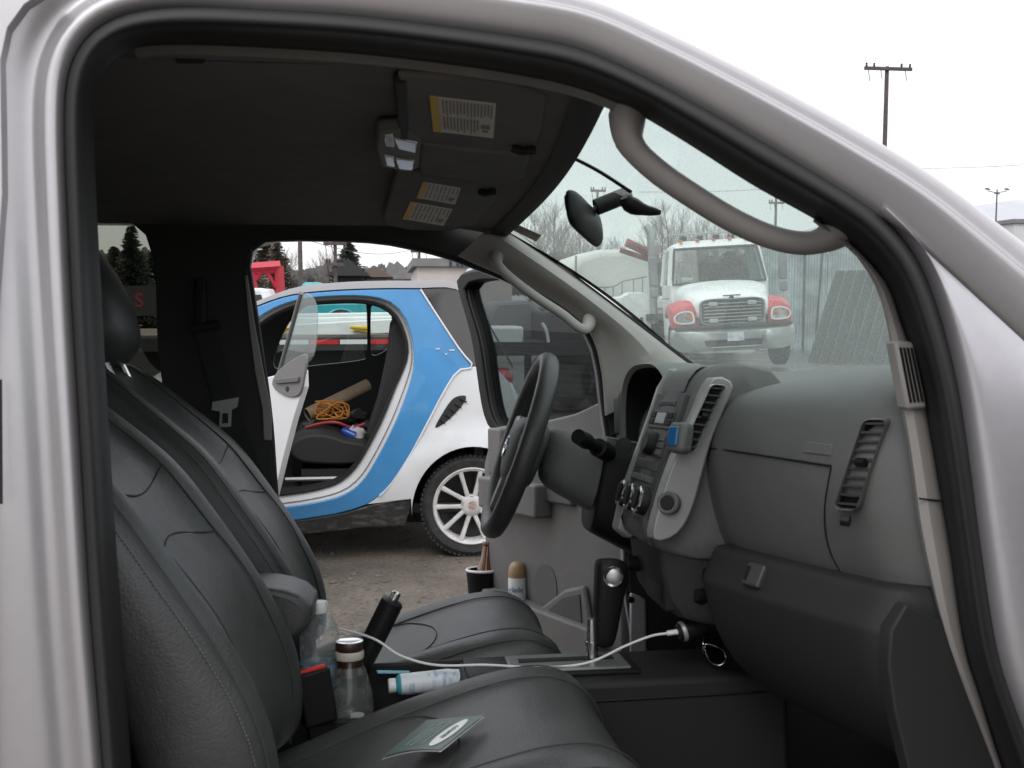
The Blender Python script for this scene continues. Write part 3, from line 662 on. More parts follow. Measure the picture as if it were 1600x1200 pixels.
tp(B().loft([[sk(-.05+.20*k/6, y, .002) for k in range(7)] for y in (sy0+.03, sy1-.02)], closed=False), 'top_panel', plas_md, stack)
skbox('stack_face', .16, 1.02, SC-.092, SC+.092, .0012, plas_st)
skbox('disc_slot_surround', .20, .235, SC-.0504, SC+.0588, .003, plas_st)
skbox('disc_slot', .212, .226, SC-.0378, SC+.0462, .0035, plas_bk)
rad = skbox('radio', .26, .37, SC-.0714, SC+.0714, .004, plas_st)
skbox('radio_screen', .275, .34, SC-.0235, SC+.0353, .0055, mat('lcd', (.42, .42, .43), .25), rad, .001)
skbox('screen_frame', .268, .348, SC-.0302, SC+.0420, .0048, plas_bk, rad, .001)
for y in (SC-.0588, SC-.0420, SC+.0504, SC+.0638):
    for t in (.275, .315): skbox('radio_button', t, t+.032, y-.008, y+.008, .0065, plas_dk, rad, .001)
ctl = skbox('audio_controls', .39, .53, SC-.0714, SC+.0714, .004, plas_st)
for y in (SC-.0554, SC-.0378, SC+.0420, SC+.0605):
    for t in (.405, .445, .485): skbox('preset_button', t, t+.032, y-.009, y+.009, .006, plas_md, ctl, .001)
p = sk(.46, SC+.0000, .004); n = (sk(.46, SC, .02)-sk(.46, SC, 0)).normalized()
b = B().lathe([(.022, 0), (.021, .014), (.019, .017), (0, .017)], 24, look(p, n)); tp(b, 'volume_knob', plas_bk, ctl)
skbox('storage_lid', .55, .61, SC-.0756, SC+.0756, .003, plas_st)
cl = skbox('climate_switches', .64, .68, SC-.0714, SC+.0714, .004, plas_st)
for k in range(5): skbox('switch', .645, .675, SC-.0672+.0286*k, SC-.0437+.0286*k, .0065, plas_md, cl, .001)
for y in (SC-.0630, SC, SC+.0630):
    p = sk(.775, y, .002); n = (sk(.775, y, .02)-sk(.775, y, 0)).normalized()
    b = B().lathe([(.025, 0), (.0235, .013), (.022, .015), (0, .015)], 26, look(p, n)); kn = tp(b, 'climate_knob', plas_bk, stack)
    b = B().lathe([(.0225, .012), (.0245, .013), (.0245, .016), (.021, .0175), (.018, .016), (.018, .012)], 26, look(p, n), cap=False); tp(b, 'chrome_ring', chrome, kn)
    b = B().box((0, 0, .019), (.008, .034, .009), look(p, n)); tp(b, 'grip', plas_dk, kn, bevel=.003)
skbox('lower_tray', .86, .985, SC-.0739, SC+.0739, .002, plas_st)
# ------------------------------------------------------------------ under the stack
b = B(); prf = [(.45,-.262),(.52,-.275),(.66,-.28),(.66,-.41),(.58,-.40),(.52,-.392),(.485,-.38),(.465,-.35),(.455,-.30)]
rings = [[V((x+dx, y, z)) for x, z in prf] for y, dx in ((1.688, .03), (1.694, .006), (1.71, .0), (1.89, .0), (1.91, .006), (1.92, .05))]
low = tp(B().loft(rings), 'lower_stack', plas_lo, bevel=.006)
pk = [P(x, y, 1.655) for x, y in ((1015,892),(1043,902),(1046,950),(1016,935))]
pk = [V((.468, y, z)) for y, z in ((1.80,-.355),(1.71,-.362),(1.71,-.44),(1.80,-.432))]
b = B().loft([[V((.462+.002, y, z)) for y, z in ((1.83,-.285),(1.698,-.292),(1.698,-.372),(1.83,-.366))], [V((.52, y, z)) for y, z in ((1.83,-.285),(1.698,-.292),(1.698,-.372),(1.83,-.366))]]); pb = tp(b, 'pocket_bezel', plas_dk, low, bevel=.006)
b = B().loft([[V((.461, y, z)) for y, z in ((1.81,-.300),(1.705,-.306),(1.705,-.358),(1.81,-.352))], [V((.47, y, z)) for y, z in ((1.81,-.300),(1.705,-.306),(1.705,-.358),(1.81,-.352))]]); tp(b, 'pocket', plas_bk, low, bevel=.004)
b = B().lathe([(.013, 0), (.015, .012), (.011, .03), (0, .03)], 16, look(V((.463, 1.86, -.315)), (-.9, -.3, .1))); tp(b, 'power_outlet', plas_bk, low)
for z, x in ((-.345, .53), (-.31, .545)):
    b = B().lathe([(.016, 0), (.017, .01), (.010, .022), (0, .022)], 16, look(V((x, 1.70, z)), (-.8, -.55, .1))); tp(b, 'outlet_plug', plas_bk, low)
# instrument hood and cluster
hd = spline([(-.20,-.13),(-.205,-.03),(-.18,.035),(-.11,.068),(0,.076),(.11,.068),(.18,.035),(.205,-.03),(.20,-.13)], 30)
yk = 2.16
rings = []
for dx, s, dz in ((.555, .95, -.016), (.546, 1.0, -.012), (.56, 1.03, -.010), (.64, 1.01, -.012), (.80, .9, -.03)):
    rings.append([V((dx + (.07 if p.y < -.02 else .07*(-p.y+.076)*1.2)*-.0, yk+p.x*s, p.y*s+dz)) for p in hd])
hood = tp(B().loft(rings, closed=False), 'instrument_hood', plas_md)
b = B().loft([[V((x, yk+p.x*.94, p.y*.94-.016)) for p in hd] for x in (.556, .70)], closed=False); tp(b, 'hood_liner', plas_bk, hood)
b = B().loft([[V((.69+dx, yk+p.x*.94, p.y*.94-.016)) for p in hd] for dx in (0, .02)]); tp(b, 'instrument_cluster', plas_bk, hood)
b = B().loft([[V((x, y, z)) for x, z in ((.50,-.12),(.56,-.30),(.70,-.34),(.70,-.12))] for y in (1.93, 2.44)]); tp(b, 'knee_panel', plas_lo, bevel=.02)
tp(B().box((.625, 2.41, -.06), (.16, .10, .15)), 'dash_end', plas_md, dash, bevel=.025, seg=4)
vq = [V((.542,2.44,-.01)), V((.540,2.385,-.01)), V((.540,2.385,-.095)), V((.542,2.44,-.095))]
vent('air_vent', vq, 0, 0, 6, dash, plas_md, knob=False, depth=.01)
# ------------------------------------------------------------------ steering column and wheel
SW = P(811, 695, 2.15); tl = R(19.5); wup = V((math.sin(tl), 0, math.cos(tl))); wy = V((.03, 1, 0)).normalized(); wy = (wy-wup*wy.dot(wup)).normalized(); wax = wup.cross(wy)
RW = .187
ring = [SW + wup*(RW*math.cos(a)) + wy*(RW*math.sin(a)) for a in [2*math.pi*k/64 for k in range(64)]]
rings = []
for k in range(65):
    a = 2*math.pi*k/64; rad_ = wup*math.cos(a)+wy*math.sin(a); 
    rings.append([SW + rad_*(RW + .0185*math.cos(c)) + wax*(.021*math.sin(c)) for c in [2*math.pi*j/12 for j in range(12)]])
wheel = tp(B().loft(rings, cap=False), 'steering_wheel', leather)
def wpt(u, v, d): return SW + wy*u + wup*v + wax*d       # u across (far +), v up, d towards the driver
hub = spline([(-.085,.045),(0,.062),(.085,.045),(.08,-.01),(.045,-.075),(0,-.088),(-.045,-.075),(-.08,-.01)], 30, True)
rings = [[wpt(p.x*s, p.y*s, d) for p in hub] for s, d in ((1.0, -.055), (1.05, -.02), (1.0, .002), (.9, .016), (.55, .024), (.2, .026))]
tp(B().loft(rings), 'wheel_hub', plas_md, wheel, sub=1)
b = B().lathe([(.013, .0), (.019, .003), (.023, .003), (.024, 0)], 24, look(wpt(0, -.012, .025), wax), cap=False); b.box((0, 0, .0015), (.05, .0095, .004), look(wpt(0, -.012, .025), wax)); tp(b, 'wheel_emblem', chrome, wheel)
for sg in (-1, 1):
    sp = [(.06, .04), (.12, .062), (.172, .06), (.18, .022), (.12, .008), (.06, -.015)]
    tp(B().loft([[wpt(sg*u, v, d) for u, v in sp] for d in (-.012, .010)]), 'spoke', silv_pl, wheel, bevel=.005)
    tp(B().loft([[wpt(sg*u, v, d) for u, v in ((.03, -.06), (.062, -.05), (.112, -.142), (.085, -.16))] for d in (-.012, .008)]), 'lower_spoke', silv_pl, wheel, bevel=.004)
    tp(B().loft([[wpt(sg*u, v, d) for u, v in ((.10, .022), (.135, .022), (.135, .0), (.10, .002))] for d in (.0105, .014)]), 'switch_pad', plas_dk, wheel, bevel=.002)
c0 = wpt(0, 0, -.045); c1 = SW + V((.30, -.02, -.105))
rings = []
for t, w, h in ((0, .055, .055), (.18, .07, .065), (.45, .075, .075), (.8, .085, .09), (1.2, .09, .10)):
    c = lerp(c0, c1, t); rings.append([c + wy*(w*math.copysign(abs(math.cos(a))**.6, math.cos(a))) + V((.2, 0, 1)).normalized()*(h*math.copysign(abs(math.sin(a))**.6, math.sin(a))*(1 if math.sin(a) > 0 else 1.15)) for a in [2*math.pi*k/24 for k in range(24)]])
colm = tp(B().loft(rings), 'steering_column', plas_md, sub=1)
rings = []
for t, w, h in ((.44, .070, .07), (.46, .084, .086), (.8, .092, .098), (1.15, .094, .104)):
    c = lerp(c0, c1, t)+V((0, 0, -.012)); rings.append([c + wy*(w*math.copysign(abs(math.cos(a))**.5, math.cos(a))) + V((.2, 0, 1)).normalized()*(h*math.copysign(abs(math.sin(a))**.5, math.sin(a))*(1 if math.sin(a) > 0 else 1.35)) for a in [2*math.pi*k/28 for k in range(28)]])
tp(B().loft(rings), 'column_shroud', plas_bk, colm, bevel=.006)
st0 = P(950, 708, 2.03); st1 = P(903, 682, 1.93)
b = B().tube([st0, lerp(st0, st1, .35), lerp(st0, st1, .36), lerp(st0, st1, .7), lerp(st0, st1, .72), st1], [.019, .019, .013, .013, .0165, .015], 14); tp(b, 'wiper_stalk', plas_bk, colm)
b = B().lathe([(.017, 0), (.017, .008), (.008, .010), (0, .010)], 18, look(P(975, 697, 1.99), (-.3, -1, .1))); tp(b, 'ignition_lock', plas_dk, colm)
# ------------------------------------------------------------------ centre console
b = B()
b.box((.40, 1.795, -.70), (.56, .20, .435))                      # front block under the shifter
cons = tp(b, 'centre_console', plas_dk, bevel=.012, seg=3)
tp(B().box((-.13, 1.80, -.74), (.60, .145, .36)), 'console_tray', plas_bk, bevel=.004)
tp(B().box((-.09, 1.731, -.68), (.52, .012, .29)), 'console_side', plas_dk, bevel=.004)
tp(B().box((-.09, 1.868, -.64), (.52, .012, .32)), 'console_side', plas_dk, bevel=.004)
tp(B().tube([V((.12, 1.692, -.515)), V((.64, 1.692, -.512))], .0015, 5), 'seam', plas_bk, cons)
pl = [PZ(x, y, -.4815) for x, y in ((700,1046),(930,1040),(966,1054),(970,1062),(955,1068),(700,1080))]
tp(B().box((.28, 1.795, -.479), (.30, .13, .008)), 'shift_surround', plas_bk, cons, bevel=.003)
tp(B().box((.31, 1.792, -.473), (.21, .105, .006)), 'shift_plate', mat('plate_grey', (.20, .205, .20), .4, .4), cons, bevel=.003)
tp(B().box((.31, 1.80, -.4695), (.17, .022, .002)), 'shift_gate', plas_bk, cons)
# shifter
gp = spline([(-.026,-.012),(-.020,-.024),(.010,-.027),(.030,-.018),(.034,0),(.030,.018),(.010,.027),(-.020,.024),(-.026,.012)], 22, True)
rings = []
for z, s, dx in ((-.455, .55, .0), (-.42, .72, .002), (-.375, .86, .006), (-.335, .98, .012), (-.312, 1.02, .014), (-.300, .9, .012), (-.294, .6, .008)):
    rings.append([V((.378+dx+p.x*s, 1.80+p.y*s, z)) for p in gp])
gear = tp(B().loft(rings), 'gear_lever', plas_bk, sub=1)
b = B().lathe([(.0195, -.01), (.0195, .004), (.0175, .008), (.0135, .006)], 26, look(V((.393, 1.778, -.322)), (-.25, -1, .15)), cap=False); tp(b, 'knob_ring', chrome, gear); b = B().lathe([(.0140, .0), (.0135, .0065), (.010, .008), (0, .0085)], 24, look(V((.393, 1.778, -.322)), (-.25, -1, .15))); tp(b, 'release_button', mat('button_metal', (.30, .30, .31), .35, .8), gear)
b = B().tube([V((.358, 1.80, -.478)), V((.358, 1.80, -.40))], [.011, .009], 12); b.tube([V((.358, 1.80, -.447)), V((.358, 1.80, -.44))], .0125, 12); tp(b, 'lever_shaft', chrome, gear)
# hand brake
h0, h1 = P(566, 1035, 1.825), P(618, 930, 1.825); hx = (h1-h0)
b = B().tube([h0-hx*.3, h0, h0+hx*.25, h0+hx*.5, h0+hx*.9, h0+hx*.93], [.022, .024, .025, .0255, .0255, .019], 14, flat=.8); hb = tp(b, 'hand_brake', plas_bk)
b = B().tube([h0+hx*.9, h0+hx*1.03, h0+hx*1.05], [.0085, .0085, .006], 12); tp(b, 'brake_button', chrome, hb)
# armrest and belt buckle
ar = spline([(-.52,-.33),(-.40,-.308),(-.25,-.306),(-.165,-.318),(-.128,-.340),(-.124,-.366),(-.146,-.392),(-.24,-.408),(-.42,-.415),(-.52,-.41)], 36, True)
rings = [[V((lerp(-.3, p.x, s), y, lerp(-.375, p.y, s))) for p in ar] for y, s in ((1.715, .93), (1.722, .985), (1.74, 1), (1.84, 1), (1.865, .985), (1.875, .93))]
tp(B().loft(rings), 'armrest', leather2, bevel=.004)
tp(B().box((-.36, 1.80, -.60), (.30, .13, .38)), 'console_bin', plas_dk, bevel=.01)
bq = P(487, 1046, 1.715); mb = M.Translation(bq) @ M.Rotation(R(-8), 4, 'Y') @ M.Rotation(R(20), 4, 'Z')
b = B().box((0, 0, -.045), (.055, .03, .088), mb); bkl = tp(b, 'belt_buckle', plas_bk, bevel=.004)
tp(B().box((0, -.003, .001), (.044, .012, .006), mb), 'release_button', mat('buckle_red', (.62, .03, .03), .35), bkl, bevel=.0015)
tp(B().box((0, 0, -.15), (.04, .012, .14), mb), 'buckle_strap', plas_bk, bkl)

# ------------------------------------------------------------------ open driver door
DA = R(70); DH = V((.60, 2.53, 0)); dd = V((-math.cos(DA), math.sin(DA), 0)); dn = V((-math.sin(DA), -math.cos(DA), 0))
def dpt(s, z, o=0): return DH + dd*s + V((0, 0, z)) + dn*o
def dpx(px, py, o=0):
    p = RP(px, py, DH+dn*o, dn); q = p-DH; return (q.dot(dd), p.z)
pan = spline([(-.0,-.02),(.25,-.055),(.5,-.085),(.72,-.10),(.765,-.12),(.78,-.3),(.77,-.55),(.72,-.70),(.4,-.74),(.05,-.74),(.0,-.5),(.0,-.2)], 60, True)
b = B().panel([pan], .08, lambda s, z, t: dpt(s, z, .02-.03*t + (.012 if -.62 < z < -.2 and .06 < s < .78 and t < .5 else 0)))
dpan = tp(b, 'driver_door_panel', trim2, bevel=.006)
out = spline([(-.01,-.05),(.3,-.085),(.76,-.12),(.81,-.15),(.835,-.35),(.81,-.62),(.75,-.77),(.4,-.80),(.02,-.80),(-.01,-.5)], 50, True)
b = B().panel([out], .12, lambda s, z, t: dpt(s, z, -.0115-.10*t)); dskin = tp(b, 'driver_door_skin', silver, bevel=.01)
# window frame: outside silver edge, inside black
fo = [dpx(x, y) for x, y in ((716,436),(724,425),(760,419),(860,432),(940,480),(975,560),(985,668),(772,672),(738,520))]
fi = [dpx(x, y) for x, y in ((729,452),(736,442),(770,437),(850,450),(905,498),(942,570),(954,662),(780,664),(750,528))]
fo = [tuple(p) for p in spline(fo, 60, True)]; fi = [tuple(p) for p in spline(fi, 50, True)]
fm = [tuple(lerp(V(a), V(c), .45)) for a, c in zip(spline(fo, 50, True), spline(fi, 50, True))]
fe_ = [dpt(s_, z_, -.028) for s_, z_ in fo if z_ > .02 or s_ > .86]; fe_ = fe_ if len(fe_) > 4 else [dpt(s_, z_, -.028) for s_, z_ in fo[:20]]; fe_k = max(range(len(fe_)), key=lambda i_: (fe_[i_]-fe_[i_-1]).length); fe_ = fe_[fe_k:]+fe_[:fe_k]; tp(B().tube(fe_, .016, 8), 'frame_edge', silver, dskin)
b = B().panel([fo, fi], .1, lambda s, z, t: dpt(s, z, .0-.05*t)); tp(b, 'window_frame', plas_bk, dskin, bevel=.006)
b = B().panel([[(s*.985+.006, z*.985-.002) for s, z in fo], [(s, z) for s, z in fi]], .1, lambda s, z, t: dpt(s, z, .012-.011*t)); tp(b, 'window_seal', plas_bk, dskin, bevel=.004)
b = B().panel([fi], .2, lambda s, z, t: dpt(s, z, -.02-.004*t)); tp(b, 'window_glass', glass_md, dskin)
# stepped inner rear edge, armrest, pull, pocket, speaker
def dbox(name, s0, s1, z0, z1, o0, o1, m, parent=dpan, bev=.008):
    return tp(B().loft([[dpt(s, z, o0) for s, z in ((s0, z0), (s1, z0), (s1, z1), (s0, z1))], [dpt(s, z, o1) for s, z in ((s0, z0), (s1, z0), (s1, z1), (s0, z1))]]), name, m, parent, bevel=bev, seg=3)
dbox('rear_edge_trim', .62, .705, -.245, -.10, .0, .055, trim2)
dbox('armrest', .34, .715, -.345, -.25, .0, .085, trim2)
dbox('grab_cup', .20, .50, -.30, -.20, .0, .05, plas_md)
dbox('door_pocket', .08, .72, -.71, -.60, .0, .075, trim2)
cu_ = dpt(*dpx(774, 888), .045); 
b = B().lathe([(.047, -.085), (.052, 0), (.054, .003), (.050, .004), (.046, -.002), (.042, -.08)], 28, M.Translation(cu_), cap=True)
cup = tp(B().lathe([(0, -.088), (.045, -.088), (.052, -.002), (.0525, 0), (.049, -.001), (.042, -.08), (0, -.08)], 28, M.Translation(cu_), cap=False), 'bottle_holder', plas_bk, dpan)
tp(B().lathe([(.0480, .0), (.0515, .005), (.055, .0), (.0515, -.005)], 28, M.Translation(cu_), cap=False), 'holder_rim', white_pl, cup)
oval = spline([dpx(x, y) for x, y in ((858,885),(875,883),(885,905),(884,938),(860,938),(852,910))], 24, True)
b = B().panel([[tuple(p) for p in oval]], .05, lambda s, z, t: dpt(s, z, .0345-.002*t)); tp(b, 'pull_recess', plas_md, dpan)
gr = [dpx(x, y) for x, y in ((846,962),(905,918),(935,912),(960,1045),(850,1045))]
b = B().panel([gr], .1, lambda s, z, t: dpt(s, z, .05-.02*t)); grl = tp(b, 'speaker_grille', trim2, dpan, bevel=.01)
g2 = [dpx(x, y) for x, y in ((862,968),(904,932),(932,926),(940,1040),(866,1040))]
b = B().panel([g2], .1, lambda s, z, t: dpt(s, z, .0535-.003*t)); tp(b, 'grille_mesh', mat('grille_mesh', (.10, .10, .095), .7, bump=1, bscale=500, bdist=.003), dpan)
tp(B().loft([[P(x, y, 2.40) for x, y in ((984,925),(1010,935),(1012,1075),(984,1075))], [P(x, y, 2.47) for x, y in ((984,925),(1010,935),(1012,1075),(984,1075))]]), 'hinge_pillar', silver_in, bevel=.006)
tp(B().lathe([(.008, 0), (.008, .004), (0, .005)], 12, look(P(986, 937, 2.398), (0, -1, 0))), 'bolt', plas_bk)

# passenger door, swung fully open beside the camera
PA_ = R(72); PH = V((.80, 1.06, 0)); pdv = V((-math.cos(PA_), -math.sin(PA_), 0)); pnv = V((-math.sin(PA_), math.cos(PA_), 0))
def ppt(s, z, o=0): return PH + pdv*s + V((0, 0, z)) + pnv*o
b = B().panel([[(0,-.80),(1.0,-.80),(1.05,-.3),(1.05,-.08),(.55,-.03),(0,.0)]], .2, lambda s, z, t: ppt(s, z, -.06+.06*t)); pdr = tp(b, 'passenger_door_skin', silver, bevel=.01)
b = B().panel([[(.02,-.76),(.98,-.76),(1.02,-.3),(1.02,-.1),(.55,-.05),(.02,-.02)]], .2, lambda s, z, t: ppt(s, z, .002+.05*t)); tp(b, 'passenger_door_panel', trim2, pdr, bevel=.01)
b = B().panel([[(0,.0),(.1,.05),(.55,.38),(1.0,.40),(1.06,.3),(1.05,-.08),(.55,-.03)], [(.13,.02),(.56,.34),(.97,.36),(1.02,.28),(1.0,-.05),(.55,.0)]], .2, lambda s, z, t: ppt(s, z, -.03+.04*t)); tp(b, 'window_frame', rubber, pdr)
b = B().panel([[(.13,.02),(.56,.34),(.97,.36),(1.02,.28),(1.0,-.05),(.55,.0)]], .2, lambda s, z, t: ppt(s, z, -.012+.004*t)); tp(b, 'window_glass', glass_md, pdr)

# ================================================================== LOOSE THINGS IN THE CAB
def water_bottle():
    base = P(500, 1100, 1.815); base.z = -.556
    t = thing('water_bottle', 'clear plastic water bottle with white cap standing by the armrest', 'bottle', base, T)
    m = M.Translation(base)
    pr = [(.022, 0), (.031, .004), (.0325, .012), (.0315, .03), (.0325, .05), (.0315, .07), (.0325, .09), (.0335, .12), (.034, .14), (.032, .155), (.027, .167), (.019, .176), (.0135, .180), (.0125, .186), (.0125, .192)]
    pet = glass('pet_plastic', (.93, .95, .96), 1.0, base_dust_glint=.16, dust_glint=.2, dscale=60, dlo=.5, dhi=.7)  # pale veil in the plastic stands in for bright reflections
    B().lathe(pr, 28, m, cap=False).out('bottle_body', pet, t, T)
    B().lathe([(0, .003), (.03, .006), (.0305, .05), (.031, .10), (.031, .104), (0, .104)], 26, m, cap=False).out('water', glass('water', (.90, .94, .96), 1.0), t, T)
    B().lathe([(.0148, .182), (.0152, .184), (.0152, .199), (.0135, .2015), (0, .2015)], 28, m).out('cap', white_pl, t, T)
    lm = mat('bottle_label', (.42, .52, .60), .5, col2=(.22, .36, .50), vscale=16, vlo=.46, vhi=.54); 
    lb = B().lathe([(.0338, .058), (.0338, .096)], 28, m, cap=False).out('label', lm, t, T)
    tx = [text('lettering', 'ICE', .018, mat('label_white', (.8, .85, .9), .5), t, T, m @ M.Translation((0, -.0345, .076)) @ M.Rotation(R(90), 4, 'X'))]
water_bottle()
def coffee_bottle():
    base = P(547, 1100, 1.775); base.z = -.556; m = M.Translation(base)
    t = thing('glass_bottle', 'empty glass drink bottle with dark brown neck and metal lid in the console tray', 'bottle', base, T)
    B().lathe([(.0, .002), (.034, .002), (.039, .008), (.040, .03), (.037, .055), (.030, .082), (.0240, .098)], 30, m, cap=False).out('bottle_body', glass('bottle_glass', (.84, .87, .84), 1.0, base_dust_glint=.13, dust_glint=.2, dscale=50, dlo=.5, dhi=.7), t, T)  # pale veil paints light reflections into the clear glass
    B().lathe([(.0275, .084), (.0242, .097), (.0225, .104), (.0225, .114)], 30, m, cap=False).out('dark_sleeve', mat('brown_sleeve', (.03, .013, .006), .25, coat=.5), t, T)
    B().lathe([(.0235, .110), (.0245, .113), (.0245, .122), (.0235, .124)], 30, m).out('neck_band', mat('cream_band', (.55, .50, .44), .5), t, T)
    B().lathe([(.0225, .124), (.0238, .126), (.0238, .137), (.0225, .139)], 30, m).out('lid_edge', mat('lid_brown', (.04, .02, .015), .4), t, T)
    B().lathe([(.0235, .1385), (.0235, .1405), (.020, .1415), (.018, .1405), (0, .1405)], 30, m).out('lid_top', chrome, t, T)
    B().lathe([(.012, .01), (.012, .016), (0, .016)], 18, m @ M.Translation((.012, -.005, 0))).out('bottle_cap', white_pl, t, T)
coffee_bottle()
def lotion():
    a, c = P(607, 1072, 1.79), P(700, 1062, 1.80); m = look(a, c-a) ; L = (c-a).length
    t = thing('lotion_bottle', 'white lotion bottle with teal band lying in the console tray', 'bottle', a, T)
    teal = mat('teal_plastic', (.05, .33, .38), .4)
    B().lathe([(0, 0), (.0115, 0), (.0125, .002), (.0125, .012), (.011, .013)], 20, m).out('cap', white_pl, t, T)
    B().lathe([(.012, .013), (.017, .017), (.0185, .021)], 22, m, cap=False).out('teal_band', teal, t, T)
    B().lathe([(.0185, .021), (.0188, L), (.016, L+.02), (0, L+.02)], 22, m).out('bottle_body', mat('lotion_white', (.68, .72, .76), .35, col2=(.36, .48, .60), vscale=90, vlo=.55, vhi=.62, stretch=(1, 1, .2)), t, T)
lotion()
b = B().loft([[P(x, y, yy) for x, y, yy in ((588,1047,1.85),(640,1048,1.85),(640,1049.5,1.82),(590,1049.5,1.82))], [P(x, y, yy) + V((0, 0, -.003)) for x, y, yy in ((588,1047,1.85),(640,1048,1.85),(640,1049.5,1.82),(590,1049.5,1.82))]])
tag(b.out('folded_wrapper', mat('teal_wrapper', (.25, .55, .68), .5), None, T, loc=P(600, 1048, 1.83)), 'thin pale blue wrapper strip beside the hand brake base', 'wrapper')
# white charging cable
pth = spline([P(530,982,1.84), P(560,990,1.81), P(590,1001,1.78), P(625,1024,1.775), P(680,1039,1.77), P(760,1039,1.765), P(850,1043,1.76), P(920,1035,1.75), P(980,1008,1.74), P(1020,993,1.735), P(1048,989,1.73)], 90)
cab = thing('charging_cable', 'white charging cable looping from the hand brake to the dash outlet', 'cable', pth[45], T)
B().tube(pth, .0022, 8).out('cord', white_pl, cab, T)
B().tube([P(1042,989.5,1.73), P(1064,986.5,1.727)], .0048, 10).out('connector', white_pl, cab, T, bevel=.001)
pa = P(1064, 986, 1.727)
ch = thing('car_charger', 'black round car charger plugged in below the pocket with white cable', 'charger', pa, T)
B().lathe([(0, -.004), (.012, -.004), (.016, 0), (.018, .012), (.014, .05)], 20, look(pa+V((-.002, 0, -.002)), (.9, .1, .2))).out('charger_body', plas_bk, ch, T)
B().lathe([(.0165, .001), (.0182, .004), (.0182, .008)], 20, look(pa+V((-.002, 0, -.002)), (.9, .1, .2)), cap=False).out('charger_ring', silv_pl, ch, T)
# sunglasses in the front tray
sg = P(1090, 1035, 1.76); sg.z = -.479
st_ = thing('sunglasses', 'dark sunglasses with clear rims lying in the tray ahead of the shifter', 'sunglasses', sg, T)
lensg = glass('smoke_lens', (.25, .25, .25), 1.0)
for sgn in (-1, 1):
    lo = spline([(.0,.012),(.022,.016),(.05,.012),(.056,-.006),(.04,-.022),(.015,-.022),(.002,-.008)], 24, True)
    f = lambda x, z, d: sg + V((.012+d, sgn*.006+sgn*x*.9, .026+z*.8)) + V((x*.45*.8, 0, 0))
    B().loft([[f(p.x, p.y, 0) for p in lo], [f(p.x, p.y, .0015) for p in lo]]).out('lens', lensg, st_, T)
    B().tube([f(p.x, p.y, .0007) for p in lo], .0014, 6, closed=True).out('rim', chrome, st_, T)
    B().tube(spline([f(.055, .006, 0), f(.06, .0, .04)+V((0, 0, -.01)), f(.02, .0, .09)+V((0, 0, -.02))], 12), .0016, 6).out('temple', plas_bk, st_, T)
B().tube([sg+V((.012, -.008, .03)), sg+V((.010, 0, .034)), sg+V((.012, .008, .03))], .0015, 6).out('bridge', chrome, st_, T)
# booklet on the passenger seat
zb = -.443
bq = [RP(x, y, V((.09, 1.42, -.474)), V((-.24, 0, 1)).normalized()) for x, y in ((668,1128),(757,1120),(690,1181),(596,1187))]
nb = (bq[1]-bq[0]).cross(bq[3]-bq[0]).normalized(); nb = nb if nb.z > 0 else -nb
grn = mat('booklet_green', (.045, .085, .075), .35, var=.08, vscale=30)
bk_ = thing('booklet', 'dark green booklet with white oval COUNTRY logo on the passenger seat', 'booklet', bq[3], T)
def bat(a, c, d=0): return lerp(lerp(bq[0], bq[1], a), lerp(bq[3], bq[2], a), c) + nb*(d + .008*math.sin(a*2.4)*c)
nn_ = 10
B().loft([[bat(a/nn_, c/6, d) for a in range(nn_+1)] for c in range(7) for d in (.003,)], closed=False).out('cover', grn, bk_, T)
B().loft([[bat(a/nn_, c/6, 0) for a in range(nn_+1)] for c in range(7)], closed=False).out('pages', paper, bk_, T)
oc_ = [bat(.79+.115*math.cos(k), .52+.40*math.sin(k), .0036) for k in [2*math.pi*j/36 for j in range(36)]]
B().loft([oc_, [p+nb*.0004 for p in oc_]]).out('logo_oval', white_pl, bk_, T)
tc_ = bat(.79, .52, .0043); tx_ = (bat(.79, .9, 0)-bat(.79, .1, 0)).normalized(); ty_ = nb.cross(tx_)
text('lettering', 'COUNTRY', .0098, grn, bk_, T, basis(tc_, tx_, ty_, nb), xs=1.0)
for k, (a, w, c) in enumerate(((.56, .34, .5), (.47, .26, .55), (.39, .36, .5), (.33, .2, .5), (.26, .3, .5))):
    b = B(); q = [bat(a, c-w, .0036), bat(a+.022, c-w, .0036), bat(a+.022, c+w, .0036), bat(a, c+w, .0036)]; b.loft([q, [p+nb*.0003 for p in q]])
    b.out('text_line', mat('booklet_text', (.32, .40, .37), .6) if 'booklet_text' not in MAT else MAT['booklet_text'], bk_, T)
# beer bottle and air freshener can in the driver door
bb = cu_ + V((0, 0, -.075)); m = M.Translation(bb + V((.004, 0, 0))) @ M.Rotation(R(5), 4, 'Y')
amber = mat('amber_glass', (.16, .05, .012), .06, trans=.0, coat=1)
bt = thing('beer_bottle', 'brown glass beer bottle in the driver door bottle holder', 'bottle', bb, T)
B().lathe([(0, 0), (.028, 0), (.030, .01), (.030, .06), (.027, .085), (.0205, .105), (.0160, .145), (.0155, .150)], 26, m, cap=False).out('bottle_body', amber, bt, T)
B().lathe([(.0165, .150), (.0175, .152), (.0175, .161), (.0158, .164), (.012, .164)], 24, m).out('bottle_lip', amber, bt, T)
ab = dpt(*dpx(832, 945), .05); m = M.Translation(ab + V((0, 0, -.058)))
at_ = thing('air_freshener_can', 'white spray can with beige cap and blue script in the driver door pocket', 'spray can', ab, T)
B().lathe([(0, 0), (.026, 0), (.027, .004), (.027, .140), (.025, .146)], 28, m, cap=False).out('can_body', mat('can_print', (.78, .78, .78), .35, col2=(.45, .25, .38), vscale=14, vlo=.56, vhi=.66), at_, T)
B().lathe([(.0265, .145), (.0265, .158), (.024, .174), (.018, .185), (.010, .190), (0, .191)], 28, m).out('can_cap', mat('can_cap', (.40, .27, .15), .35), at_, T)
